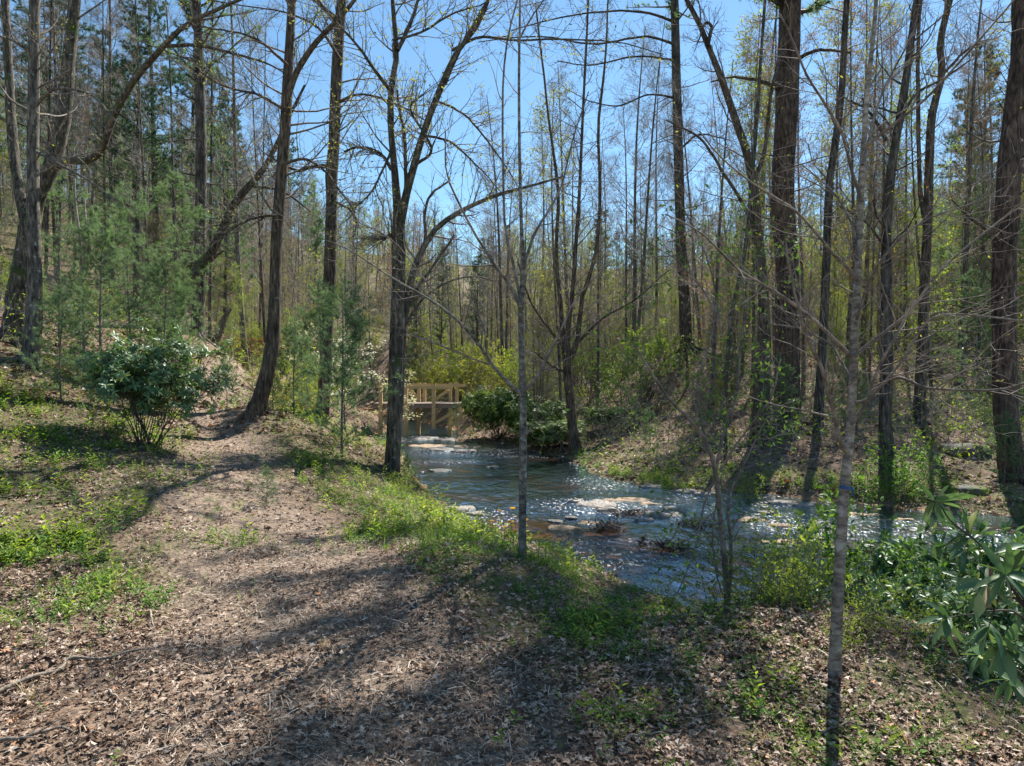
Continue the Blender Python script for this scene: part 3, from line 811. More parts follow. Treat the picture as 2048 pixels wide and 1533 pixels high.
# the old tree with the elbow, at the left edge
hero('oak_tree', 'thick tree at the left edge whose mossy elbow carries an arching limb', 17.5,
     [([(28, 690, 64), (36, 600, 48), (50, 500, 40), (58, 440, 36), (80, 380, 34), (104, 328, 34), (118, 280, 30), (130, 220, 29), (138, 120, 27), (150, 0, 25), (156, -120, 23)], .2),
      ([(106, 330, 26), (140, 320, 18), (172, 324, 15), (198, 310, 14), (209, 290, 14), (226, 245, 14), (256, 185, 13), (292, 136, 12), (334, 88, 11), (381, 47, 9), (470, 8, 6)], -2.5),
      ([(334, 92, 8), (400, 88, 7), (470, 104, 6), (530, 122, 4), (575, 145, 3)], -1.5),
      ([(54, 450, 24), (40, 385, 20), (33, 330, 20), (24, 240, 19), (19, 120, 17), (16, -30, 15)], .8)],
     'bark_moss', H=19, br=fine(16, (1.2, 3.6), t0=.55), limb_br=fine_l(10, (.8, 2.4), 4), leaf=dict(n=1, s=.05, m='bud_yellow', prob=.35), rough=.09, wk=0.88)
hero('oak_tree', 'straight grey trunk standing just right of the thick left-edge tree', 15,
     [([(60, 730, 52), (62, 705, 40), (68, 640, 36), (69, 500, 28), (66, 400, 26), (67, 200, 24), (69, 0, 22)], 0),
      ([(67, 300, 7), (120, 330, 6), (190, 370, 4), (240, 420, 2)], -1), ([(68, 215, 8), (110, 180, 6), (180, 190, 5), (240, 250, 3)], -1.),
      ([(67, 110, 7), (20, 80, 5), (-60, 60, 3)], -.5)],
     'bark_grey', H=18, br=fine(12, (1, 2.8), t0=.35), limb_br=fine_l(7, (.5, 1.4)), leaf=dict(n=1, s=.05, m='bud_yellow', prob=.3), rough=.07, wk=0.86)
hero('pine_tree', 'tall straight dark pine behind the broad-leaved evergreen bush', 26,
     [([(392, 674, 32), (396, 640, 27), (400, 500, 24), (402, 300, 22), (398, 100, 20), (393, 0, 18)], 0)],
     'bark_dark', 'twig_dark', H=26, br=[dict(n=34, t0=.12, t1=.55, L=(.8, 2.4), ang=(70, 95), rr=.16, K=8, S=4, wander=.13, trop=0, rmin=.010), dict(n=5, L=(.3, .8), K=4, rmin=.006)],
     pine=dict(t0=.50, n=44, Lb=3.6, far=True, tuft_s=.17, l2=8, tn=3))
hero('leaning_tree', 'dark trunk leaning right across the tall straight pine', 22,
     [([(345, 655, 24), (368, 600, 23), (397, 548, 21), (433, 485, 19), (470, 407, 16), (522, 345, 13), (548, 300, 10), (575, 240, 7), (610, 170, 5)], -2),
      ([(398, 548, 8), (425, 520, 6), (448, 505, 4)], -.5), ([(500, 372, 6), (560, 380, 5), (620, 420, 3)], -1.5)],
     'bark_dark', H=None, br=fine(12, (.6, 2.), t0=.3), limb_br=fine_l(5, (.4, 1.)), nbase=10)
hero('maple_tree', 'dark trunk curving up beside the path with a fork near the top', 16,
     [([(508, 835, 46), (520, 800, 36), (536, 740, 32), (546, 680, 30), (550, 600, 27), (553, 480, 26), (563, 350, 25), (572, 230, 24), (579, 100, 21), (583, 0, 18), (584, -100, 16)], .4),
      ([(570, 215, 16), (592, 150, 13), (620, 100, 12), (655, 60, 10), (700, 10, 8), (730, -40, 6)], -.8),
      ([(563, 330, 7), (610, 320, 6), (650, 345, 5), (690, 400, 4), (710, 430, 3)], -1.2), ([(572, 220, 7), (520, 190, 6), (450, 170, 4), (400, 140, 3)], -1.5),
      ([(575, 130, 7), (520, 80, 5), (450, 60, 4), (380, 50, 3)], -1.5), ([(556, 430, 6), (500, 440, 4), (440, 470, 3)], -1)],
     'bark_brown', H=20, br=fine(22, (.8, 3.0), t0=.3, rmin=.0045), limb_br=fine_l(14, (.6, 1.8), 5, .0045), leaf=dict(n=2, s=.055, m='bud_yellow', prob=.5), rough=.09, wk=0.88)
hero('oak_tree', 'knotted trunk with a bulge halfway up, behind the young pine left of the footbridge', 20,
     [([(640, 862, 38), (648, 800, 32), (655, 640, 31), (661, 500, 29), (664, 380, 27), (662, 338, 33), (667, 310, 27), (671, 200, 27), (677, 90, 26), (683, 0, 25), (688, -100, 22)], .2),
      ([(655, 332, 11), (628, 334, 9), (600, 342, 7), (570, 333, 6), (548, 350, 4)], -1), ([(664, 400, 6), (700, 420, 5), (712, 445, 5), (703, 480, 3), (708, 500, 2)], -1),
      ([(675, 205, 6), (720, 190, 5), (790, 208, 4), (850, 240, 3)], -2), ([(682, 120, 7), (640, 60, 5), (580, 30, 4), (520, 20, 3)], -2), ([(680, 40, 9), (650, 20, 8), (610, -20, 6)], -1)],
     'bark_brown', H=24, br=fine(22, (1., 3.4), t0=.34, rmin=.005), limb_br=fine_l(14, (.5, 1.6), 5, .0045), leaf=dict(n=2, s=.055, m='bud_yellow', prob=.5), rough=.09, wk=0.82)
hero('maple_tree', 'forked lichen-flecked trunk on the creek edge in front of the footbridge', 16,
     [([(782, 965, 46), (786, 900, 36), (788, 850, 34), (793, 700, 35), (797, 560, 34), (798, 470, 33), (797, 430, 24), (788, 330, 17), (782, 260, 16), (782, 180, 15), (793, 110, 14), (788, 40, 11), (785, 0, 10), (780, -90, 8)], .2),
      ([(799, 450, 22), (810, 400, 18), (822, 350, 17), (845, 270, 15), (872, 195, 14), (895, 140, 13), (920, 90, 11), (950, 60, 10), (980, -10, 8), (1000, -60, 6)], -1),
      ([(795, 100, 10), (815, 60, 9), (833, 10, 7), (845, -50, 6)], .5),
      ([(810, 400, 9), (812, 330, 8), (812, 270, 7), (800, 210, 5), (796, 180, 5)], .4),
      ([(905, 130, 8), (890, 170, 6), (930, 80, 7), (965, 20, 6)], .6),
      ([(783, 340, 8), (765, 310, 7), (740, 293, 6), (710, 290, 5), (685, 300, 4)], -1),
      ([(780, 180, 8), (750, 140, 7), (720, 95, 6), (690, 60, 5), (650, 10, 4)], -1.5),
      ([(785, 80, 6), (850, 60, 5), (900, 30, 4), (960, 10, 3)], -1), ([(793, 480, 10), (778, 470, 8), (768, 478, 6)], -.3),
      ([(830, 330, 7), (865, 300, 6), (820, 220, 5), (850, 190, 4)], -1), ([(905, 100, 7), (960, 75, 6), (1030, 82, 5), (1120, 80, 4), (1230, 84, 3), (1330, 110, 2)], -1.5),
      ([(870, 200, 6), (930, 230, 5), (990, 300, 4), (1040, 380, 2)], -1), ([(845, 270, 6), (900, 285, 5), (960, 340, 3), (1010, 400, 2)], -1.2), ([(783, 300, 6), (740, 380, 4), (700, 420, 3)], -1)],
     'bark_moss', H=20, br=fine(18, (.7, 2.4), t0=.42, rmin=.0045), limb_br=fine_l(16, (.5, 1.7), 6, .0045), leaf=dict(n=2, s=.07, m='bud_yellow', prob=.5, droop=.6), rough=.08, wk=0.82)
hero('leaning_tree', 'thin grey stem arching out to the right from behind the forked creek-edge trunk', 16.6,
     [([(792, 930, 16), (800, 800, 17), (803, 700, 16), (812, 620, 15), (826, 545, 14), (845, 500, 13), (868, 462, 12), (905, 432, 11), (950, 408, 9), (1000, 388, 8), (1060, 372, 6), (1130, 352, 4)], -1.2),
      ([(830, 535, 8), (850, 480, 7), (848, 430, 6), (860, 390, 5), (900, 360, 4)], -.5), ([(812, 620, 8), (840, 570, 7), (872, 520, 5), (905, 470, 4)], -.5), ([(806, 660, 7), (835, 610, 5), (880, 570, 4), (940, 550, 3), (1000, 560, 2)], -1)],
     'bark_grey', br=fine(12, (.5, 1.8), t0=.4), limb_br=fine_l(6, (.4, 1.1)), leaf=dict(n=1, s=.05, m='bud_yellow', prob=.3), nbase=8)
hero('maple_sapling', 'slim straight grey sapling in the middle foreground at the edge of the creek', 7.2,
     [([(1045, 1132, 27), (1045, 1060, 23), (1046, 900, 22), (1046, 800, 20), (1043, 700, 18), (1042, 610, 17), (1046, 540, 14), (1042, 430, 10), (1039, 300, 9), (1038, 150, 8), (1040, 0, 6), (1040, -150, 4)], .1),
      ([(1045, 790, 11), (1015, 765, 10), (985, 730, 9), (945, 670, 8), (900, 625, 7), (860, 598, 6), (815, 572, 5), (760, 540, 4), (700, 500, 3), (620, 470, 2)], -.8),
      ([(1046, 785, 9), (1075, 750, 8), (1100, 700, 7), (1125, 650, 6), (1150, 600, 4), (1200, 540, 3)], -.4),
      ([(1042, 615, 10), (1020, 570, 9), (988, 527, 8), (945, 459, 6), (913, 397, 5), (892, 345, 4), (890, 260, 3)], -.5),
      ([(1043, 610, 9), (1026, 525, 8), (1010, 454, 7), (1005, 313, 6), (1008, 104, 5), (1033, 0, 4), (1050, -80, 3)], .3),
      ([(1047, 535, 9), (1068, 470, 7), (1101, 417, 6), (1127, 365, 5), (1153, 261, 4), (1180, 180, 3)], .3),
      ([(985, 730, 5), (940, 715, 4), (880, 690, 4), (820, 670, 3)], -.4), ([(900, 625, 4), (850, 560, 3), (780, 480, 3), (700, 440, 2)], -.4),
      ([(1038, 80, 5), (1060, 40, 4), (1085, 0, 3)], 0), ([(1046, 880, 4), (1070, 850, 3), (1100, 845, 2)], -.2)],
     'bark_slate', 'twig', H=10.5, br=fine(8, (.4, 1.2), 4, 3, t0=.45, rmin=.0018, rmax=.01), limb_br=fine_l(6, (.3, 1.), 3, .0018), leaf=dict(n=1, s=.03, m='bud_yellow', prob=.3), rough=.02, nbase=14, wk=0.68)
hero('maple_sapling', 'pale ringed sapling at the right foreground tied with a blue ribbon', 4.6,
     [([(1668, 1380, 60), (1669, 1352, 42), (1670, 1320, 37), (1674, 1230, 34), (1681, 1100, 32), (1690, 960, 29), (1699, 880, 27), (1705, 800, 23), (1707, 700, 24), (1713, 600, 22), (1720, 450, 18), (1727, 300, 16), (1735, 180, 14), (1749, 50, 12), (1754, -40, 10)], .15),
      ([(1695, 905, 15), (1678, 878, 13), (1668, 824, 11), (1651, 779, 10), (1639, 733, 9), (1618, 690, 8), (1598, 630, 7), (1582, 560, 5), (1570, 480, 4)], -.5),
      ([(1702, 850, 9), (1730, 810, 7), (1748, 760, 6), (1765, 720, 6), (1800, 660, 5), (1830, 600, 4)], -.3),
      ([(1708, 712, 12), (1751, 680, 9), (1790, 650, 8), (1825, 622, 7), (1861, 569, 6), (1930, 500, 5), (2048, 410, 4), (2120, 380, 3)], -.6),
      ([(1760, 770, 8), (1800, 755, 7), (1850, 775, 7), (1920, 780, 6), (2000, 778, 6), (2070, 760, 5)], -.8),
      ([(1712, 805, 9), (1735, 800, 8), (1765, 770, 7), (1800, 730, 6), (1860, 640, 6), (1910, 628, 6), (1970, 632, 5), (2060, 645, 4)], -.6),
      ([(1703, 715, 11), (1670, 680, 9), (1636, 647, 8), (1574, 598, 7), (1520, 565, 6), (1469, 532, 5), (1400, 465, 4), (1330, 430, 3)], -.7),
      ([(1718, 560, 10), (1690, 530, 8), (1668, 511, 8), (1636, 470, 7), (1584, 417, 6), (1521, 376, 5), (1448, 318, 4), (1400, 260, 3)], -.6),
      ([(1722, 400, 9), (1700, 340, 8), (1678, 260, 7), (1640, 198, 6), (1615, 157, 6), (1584, 84, 5), (1560, 30, 4)], -.4),
      ([(1724, 300, 9), (1765, 265, 8), (1803, 235, 7), (1855, 193, 6), (1944, 94, 5), (2010, 20, 4)], -.5),
      ([(1713, 640, 8), (1740, 560, 6), (1780, 500, 5), (1850, 440, 4), (1960, 400, 3), (2060, 350, 3)], -.6),
      ([(1704, 760, 7), (1680, 720, 6), (1660, 690, 5), (1600, 660, 4), (1540, 650, 3)], .5),
      ([(1725, 330, 8), (1760, 200, 6), (1800, 120, 5), (1830, 60, 4)], .3), ([(1716, 520, 7), (1700, 440, 5), (1660, 380, 4), (1600, 330, 3)], .5)],
     'bark_pale', 'twig', H=7.5, br=fine(8, (.3, 1.), 4, 3, t0=.55, rmin=.0013, rmax=.008), limb_br=fine_l(8, (.25, .8), 4, .0014), leaf=dict(n=1, s=.02, m='bud_yellow', prob=.4), rough=.012, nbase=20, wk=0.66)
# far bank, left to right
hero('maple_tree', 'several-stemmed dark tree with exposed roots on the far bank', 25,
     [([(1152, 912, 46), (1146, 870, 30), (1140, 800, 27), (1134, 740, 27), (1134, 700, 20), (1138, 640, 14), (1146, 574, 13), (1153, 470, 11), (1158, 400, 10), (1167, 200, 8), (1175, 40, 6), (1178, -60, 5)], 0),
      ([(1134, 735, 17), (1127, 690, 14), (1121, 610, 11), (1112, 500, 9), (1118, 380, 8), (1100, 250, 6), (1085, 120, 5), (1070, 0, 4)], .4),
      ([(1140, 720, 15), (1155, 680, 12), (1163, 600, 10), (1190, 520, 9), (1200, 400, 8), (1195, 260, 7), (1210, 120, 5), (1215, 0, 4)], -.4),
      ([(1138, 705, 8), (1100, 660, 6), (1060, 600, 5), (1035, 520, 4)], -.8), ([(1142, 700, 8), (1200, 640, 6), (1270, 600, 5), (1340, 540, 3)], -.8),
      ([(1136, 745, 7), (1100, 730, 6), (1070, 705, 4)], -.5)],
     'bark_brown', 'twig', H=16, br=fine(24, (.8, 2.6), t0=.25, rmin=.006), limb_br=fine_l(22, (.6, 2.2), 7, .006), leaf=dict(n=1, s=.06, m='bud_yellow', prob=.3), wk=0.68)
hero('pine_tree', 'straight dark pine trunk right of centre rising behind the laurel thicket', 36,
     [([(1374, 720, 28), (1370, 616, 26), (1362, 500, 22), (1360, 418, 21), (1354, 209, 20), (1349, 0, 18)], 0),
      ([(1350, 45, 6), (1290, 25, 5), (1200, 22, 4), (1100, 38, 3), (1020, 60, 2)], -3), ([(1352, 90, 6), (1290, 72, 5), (1190, 88, 4), (1080, 72, 3), (960, 84, 2)], -4),
      ([(1353, 120, 5), (1280, 112, 4), (1180, 128, 3), (1110, 120, 2)], -2), ([(1354, 200, 5), (1300, 190, 4), (1230, 215, 3), (1160, 200, 2)], -2), ([(1356, 300, 5), (1400, 270, 4), (1460, 280, 2)], -2)],
     'bark_dark', 'twig_dark', limb_br=fine_l(16, (.7, 2.2), 5, .007), H=36, br=[dict(n=30, t0=.2, t1=.6, L=(1., 3.2), ang=(65, 95), rr=.16, K=8, S=4, wander=.12, trop=.01, rmin=.013), dict(n=5, L=(.3, .9), K=4, rmin=.008)],
     pine=dict(t0=.62, n=44, Lb=4.0, far=True, tuft_s=.2, l2=8, tn=3))
hero('oak_tree', 'dark tree bending left as it rises, just left of the big scaly pine', 21,
     [([(1520, 850, 42), (1524, 760, 36), (1528, 660, 26), (1526, 574, 22), (1514, 450, 20), (1506, 365, 19), (1492, 300, 17), (1474, 250, 16), (1443, 157, 14), (1417, 94, 12), (1400, 50, 11), (1368, -10, 9)], .3),
      ([(1506, 370, 9), (1530, 300, 8), (1540, 200, 7), (1560, 100, 6), (1570, 0, 5)], .5), ([(1518, 480, 9), (1480, 400, 7), (1440, 340, 6), (1400, 280, 5), (1330, 240, 3)], -.6),
      ([(1415, 90, 8), (1425, 50, 7), (1412, 40, 5), (1400, 70, 3)], 0)],
     'bark_brown', H=19, br=fine(18, (.8, 2.6), t0=.3, rmin=.005), limb_br=fine_l(10, (.6, 1.8), 5, .005), leaf=dict(n=1, s=.05, m='red_bud', prob=.4))
hero('pine_tree', 'huge dark scaly pine trunk right of centre, the widest on the far bank', 22,
     [([(1574, 868, 66), (1574, 820, 56), (1575, 679, 51), (1574, 522, 50), (1566, 440, 49), (1565, 365, 48), (1574, 209, 48), (1580, 0, 46)], 0),
      ([(1560, 180, 9), (1520, 160, 8), (1470, 150, 5), (1420, 160, 3)], -1), ([(1590, 120, 9), (1640, 100, 7), (1700, 110, 4)], -1)],
     'bark_red', 'twig_dark', H=27, br=[dict(n=18, t0=.3, t1=.7, L=(.8, 2.6), ang=(65, 95), rr=.1, K=8, S=4, wander=.13, trop=.01, rmin=.010), dict(n=6, L=(.3, .9), K=4, rmin=.006)],
     pine=dict(t0=.66, n=80, Lb=5.2, far=True, tuft_s=.26, l2=12, tn=5, fade=.5), rough=.07, nbase=16, wk=0.9)
hero('oak_tree', 'slim dark trunk leaning slightly right behind the pale ribboned sapling', 21,
     [([(1636, 840, 22), (1640, 760, 18), (1650, 600, 17), (1657, 391, 15), (1667, 313, 15), (1683, 183, 14), (1690, 60, 12), (1694, 0, 12)], 0)],
     'bark_dark', H=17, br=fine(16, (.8, 2.6), t0=.3, rmin=.005), leaf=dict(n=1, s=.06, m='red_bud', prob=.6))
hero('hemlock_tree', 'dark rough trunk close behind the ribboned sapling on the far bank', 15.9,
     [([(1778, 968, 52), (1775, 930, 38), (1771, 850, 31), (1774, 700, 25), (1772, 520, 24), (1776, 400, 22), (1788, 300, 19), (1806, 200, 18), (1820, 100, 16), (1834, 0, 15)], .1),
      ([(1774, 280, 8), (1740, 230, 6), (1700, 200, 4)], -.5), ([(1790, 265, 8), (1830, 190, 6), (1880, 160, 5), (1940, 120, 3)], -.6), ([(1775, 500, 6), (1730, 440, 5), (1680, 410, 3)], -.6)],
     'bark_dark', 'twig_dark', H=17, br=fine(18, (.6, 2.2), t0=.28, rmin=.004), limb_br=fine_l(7, (.4, 1.2), 4, .004), leaf=dict(n=1, s=.05, m='red_bud', prob=.6), rough=.1, wk=0.84)
hero('oak_tree', 'crooked dark trunk between the hemlock and the right-edge trunk', 22,
     [([(1838, 850, 26), (1842, 740, 22), (1850, 560, 19), (1856, 420, 18), (1858, 340, 17), (1864, 230, 16), (1884, 150, 14), (1880, 90, 14), (1892, 30, 13), (1900, 0, 12)], .3),
      ([(1856, 470, 10), (1842, 380, 9), (1838, 200, 8), (1842, 0, 7)], .5), ([(1885, 150, 6), (1930, 100, 5), (1980, 80, 3)], -.6)],
     'bark_brown', H=17, br=fine(16, (.8, 2.4), t0=.3, rmin=.005), limb_br=fine_l(8, (.5, 1.5), 5, .005), leaf=dict(n=1, s=.06, m='red_bud', prob=.6))
hero('hemlock_tree', 'big dark trunk at the right edge of the picture on the far bank', 16.2,
     [([(2030, 965, 70), (2022, 920, 56), (2013, 850, 50), (2008, 700, 48), (2010, 500, 47), (2018, 350, 48), (2028, 260, 52), (2042, 150, 48), (2056, 0, 44)], .1),
      ([(2030, 270, 14), (2024, 200, 12), (2022, 100, 10), (2020, -10, 8)], .4), ([(2012, 480, 6), (1960, 450, 5), (1900, 400, 3)], -.6), ([(2010, 600, 5), (1970, 620, 4), (1900, 610, 3)], -.6)],
     'bark_red', 'twig_dark', H=22, br=fine(20, (.7, 2.4), t0=.22, rmin=.004), limb_br=fine_l(8, (.4, 1.4), 5, .004), leaf=dict(n=1, s=.05, m='red_bud', prob=.6), rough=.07, wk=0.9)
hero('vine_stem', 'tall grey-green wavy stem draped with bright leaves left of the big scaly pine', 19,
     [([(1450, 800, 9), (1462, 640, 9), (1490, 500, 8), (1500, 400, 8), (1512, 260, 8), (1520, 140, 7), (1530, 0, 6)], .4)],
     'bark_moss', H=13, br=[dict(n=22, t0=.1, t1=.95, L=(.25, .9), ang=(50, 95), rr=.4, K=5, wander=.2, trop=-.04, rmin=.004), dict(n=3, L=(.1, .3), K=3, rmin=.003)],
     leaf=dict(n=3, s=.10, m='leaf_lime', prob=.8), cat='vine', nbase=6)

# the leafy shrub stems of the near bank, right of centre
hero('creekside_shrub', 'multi-stemmed shrub with drooping shoots at the water edge left of the ribboned sapling', 6.4,
     [([(1456, 1262, 17), (1452, 1150, 14), (1442, 1050, 12), (1433, 960, 11), (1420, 900, 9), (1390, 850, 7), (1340, 800, 6), (1300, 740, 5), (1270, 690, 3)], -.5),
      ([(1430, 950, 7), (1445, 870, 6), (1470, 800, 5), (1480, 700, 4), (1490, 600, 4), (1482, 500, 3), (1490, 420, 2)], .3), ([(1428, 930, 7), (1400, 840, 6), (1395, 760, 5), (1420, 680, 4), (1430, 600, 4), (1410, 510, 3), (1370, 430, 2)], .3), ([(1430, 620, 4), (1400, 570, 3), (1350, 520, 2), (1300, 490, 2)], .2), ([(1490, 620, 4), (1530, 560, 3), (1560, 500, 2)], .2),
      ([(1455, 1220, 9), (1462, 1100, 7), (1455, 1000, 6), (1500, 900, 4), (1530, 840, 3)], .2), ([(1430, 960, 5), (1410, 1010, 4), (1395, 1080, 4), (1375, 1140, 3), (1350, 1190, 3)], -.4),
      ([(1436, 990, 4), (1425, 1050, 4), (1430, 1130, 3), (1445, 1190, 3)], -.3), ([(1440, 940, 5), (1480, 880, 4), (1540, 800, 4), (1560, 720, 3)], -.2)],
     'twig', 'twig', br=fine(6, (.2, .7), 4, 3, t0=.4, rmin=.0015, rmax=.005), limb_br=fine_l(11, (.15, .55), 4, .0015), leaf=dict(n=3, s=.05, m='leaf_green', prob=.75), cat='shrub', nbase=8)

# blue ribbon round the pale sapling
x, y, z = px2w(1690, 975, 4.64)
rb = thing('ribbon', 'bright blue ribbon knotted round the pale sapling', 'ribbon', (x, y, z))
b = MB(); th = np.linspace(0, 2 * math.pi, 25); rr_ = .0365
ring = lambda h, r0, sl: np.stack([x + r0 * np.cos(th), y + r0 * np.sin(th), z + h + sl * np.cos(th)], 1)
A_, B_ = ring(.013, rr_, -.006), ring(-.011, rr_, -.006)
b.add(np.vstack([A_, B_]), None, [(k, k + 1, 26 + k, 25 + k) for k in range(24)])
part(b, 'band', [M['blue']], rb, (x, y, z))
b = MB(); tt = np.linspace(0, 1, 7); sx_ = x + .026 + .010 * tt; ty = y - rr_ * .8 - .008 - .01 * np.sin(tt * 5); tz = z + .01 - .06 * tt
wv = .013 + .003 * np.sin(tt * 7)
V_ = np.vstack([np.stack([sx_ - wv / 2, ty, tz], 1), np.stack([sx_ + wv / 2, ty - .004, tz], 1)])
b.add(V_, None, [(k, k + 1, 8 + k, 7 + k) for k in range(6)])
part(b, 'tail', [M['blue']], rb, (x, y, z))
# ------------------------------------------------------------------ footbridge
def beam(mb, p, q, w_, h_, mat=0, up=(0, 0, 1)):
    p = np.array(p, float); q = np.array(q, float); t = nrm(q - p)
    s = nrm(np.cross(t, up)) if abs(t @ np.array(up)) < .98 else np.array([1., 0, 0])
    n = np.cross(s, t); V = []; bv = min(w_, h_) * .08
    for e, o in ((p, 0), (q, 0)):
        for a_, c_ in ((-1, -1), (1, -1), (1, 1), (-1, 1)):
            V.append(e + s * a_ * w_ / 2 + n * c_ * h_ / 2)
    mb.add(V, None, [(0, 1, 2, 3), (7, 6, 5, 4), (0, 4, 5, 1), (1, 5, 6, 2), (2, 6, 7, 3), (3, 7, 4, 0)], mq=mat)
BY = 36.0; DZ = .94
bx0, bx1 = -7.15, -2.7
bridge = thing('footbridge', 'small wooden footbridge of yellow lumber crossing the creek behind the forked trunk', 'footbridge', (-4.6, BY, WZ))
off = (-4.6, BY, WZ)
def bpart(fn, name, mat, parent=None):
    b = MB(); fn(b); return part(b, name, [M[mat]], parent or bridge, off, smooth=False)
# deck boards run across; the near edge swings a little towards the camera on the right
yn0, yn1, yf = 35.2, 34.6, 37.0
nb = 44
for_k = np.linspace(bx0, bx1, nb + 1)
def boards(b):
    for k in range(nb):
        xa, xb = for_k[k] + .006, for_k[k + 1] - .006; xm = (xa + xb) / 2
        yn = np.interp(xm, [bx0, bx1], [yn0, yn1])
        beam(b, (xm, yn + rng.normal(0, .01), DZ + rng.normal(0, .003)), (xm, yf, DZ + .02), xb - xa, .04)
bpart(boards, 'deck', 'deck')
def joists(b):
    beam(b, (bx0, yn0 + .05, DZ - .12), (bx1, yn1 + .05, DZ - .12), .06, .18); beam(b, (bx0, yf - .1, DZ - .12), (bx1, yf - .1, DZ - .12), .06, .18)
    beam(b, (bx0, 36.1, DZ - .12), (bx1, 36.0, DZ - .12), .06, .18)
bpart(joists, 'joist', 'deck')
def yn(xm): return np.interp(xm, [bx0, bx1], [yn0, yn1]) - .06
def zg(x_, y_): return min(g1(x_, y_), WZ) - .15
for (x_, lift) in ((-6.75, 1), (-5.42, 1), (-3.98, 1)):
    bpart(lambda b: beam(b, (x_, yn(x_), zg(x_, yn(x_)) if x_ > -6.5 else g1(x_, yn(x_)) - .2), (x_, yn(x_), DZ + 1.02), .19, .19, up=(0, 1, 0)), 'post', 'lumber')
for x_ in (-6.6, -5.05, -4.75, -3.35, -3.0):
    bpart(lambda b: beam(b, (x_, yf + .06, DZ - .2), (x_, yf + .06, DZ + 1.08), .16, .16, up=(0, 1, 0)), 'post', 'lumber')
for x_, y_ in ((-4.95, 36.2), (-3.15, 34.9)):
    bpart(lambda b: beam(b, (x_, y_, zg(x_, y_)), (x_, y_, DZ - .21), .17, .17, up=(0, 1, 0)), 'pile', 'lumber')
bpart(lambda b: beam(b, (bx0, yn(bx0) - .07, DZ + .90), (bx1 - .3, yn(bx1) - .07, DZ + .80), .05, .14), 'handrail', 'lumber')
bpart(lambda b: beam(b, (bx0, yf - .05, DZ + .98), (bx1 + .2, yf - .05, DZ + .92), .05, .14), 'handrail', 'lumber')
bpart(lambda b: beam(b, (bx0, yf + .15, DZ + 1.0), (bx1 + .2, yf + .15, DZ + 1.0), .2, .04), 'handrail_cap', 'lumber')
for a_, c_ in (((-6.2, yn(-6.2), DZ + .82), (-5.46, yn(-5.4), DZ + .22)), ((-3.2, yn(-3.2), DZ + .74), (-3.95, yn(-3.9), DZ + .18)), ((-5.8, yf, DZ + .9), (-5.1, yf, DZ + .28)),
               ((-2.6, 34.75, DZ - .22), (-3.9, 34.75, DZ - .95)), ((-2.2, 34.55, DZ - .22), (-3.12, 34.65, DZ - 1.15))):
    bpart(lambda b: beam(b, a_, c_, .06, .15), 'brace', 'lumber')
fb = MB(); beam(fb, (-3.95, 34.6, WZ - .25), (-3.95, 34.6, WZ + .38), .46, .46, up=(0, 1, 0))
part(fb, 'footing', [M['concrete']], bridge, off, smooth=False)

# ------------------------------------------------------------------ rocks
def rock(name, label, x_, y_, z_, sx_, sy_, sz_, mat, cat='rock', seed=0, rz=0., group=None, flat=.45):
    nu, nv = 26, 14; r = np.random.default_rng(seed)
    u_ = np.linspace(0, 2 * math.pi, nu, endpoint=False); v_ = np.linspace(-math.pi / 2, math.pi / 2, nv)
    U, W_ = np.meshgrid(u_, v_)
    X = np.cos(W_) * np.cos(U); Y_ = np.cos(W_) * np.sin(U); Z = np.sin(W_)
    s = seed * 7.3
    k = 1 + .95 * (fbm(X * 1.6 + s + Z, Y_ * 1.6 + s, seed, 4) - .5) + .25 * (fbm(X * 5 + s, Y_ * 5 + Z * 3, seed + 4, 3) - .5)
    X, Y_, Z = X * k, Y_ * k, np.sign(Z) * np.abs(Z * k) ** (1 - flat * .5)
    X = X * (1 + .35 * (fbm(U * 2.2 + s, U * 0 + s, seed + 30) - .5))
    Z = np.where(Z > .45, .45 + (Z - .45) * .35, Z) + .10 * (fbm(X * 6, Y_ * 6, seed + 9) - .5)
    V = np.stack([X * sx_, Y_ * sy_, Z * sz_], -1)
    c, s2 = math.cos(rz), math.sin(rz)
    V = np.stack([V[..., 0] * c - V[..., 1] * s2, V[..., 0] * s2 + V[..., 1] * c, V[..., 2]], -1).reshape(-1, 3)
    Q = [(i * nu + j, i * nu + (j + 1) % nu, (i + 1) * nu + (j + 1) % nu, (i + 1) * nu + j) for i in range(nv - 1) for j in range(nu)]
    b = MB(); b.add(V, None, Q)
    o = part(b, name, [M[mat]]); o.location = (x_, y_, z_)
    return tag(o, label, cat, group)
def wpt(px, py, z_=WZ):
    Y = (CAMZ - z_) * F / (py - 766); return (px - 1024) / F * Y, Y
def rock_px(name, label, px, py, wpx, sz_, mat, seed, asp=.8, dz=0., rz=0., cat='rock'):
    x_, y_ = wpt(px, py); s = wpx / 2 / F * y_
    return rock(name, label, x_, y_, WZ + dz, s, s * asp, sz_, mat, cat, seed, rz)
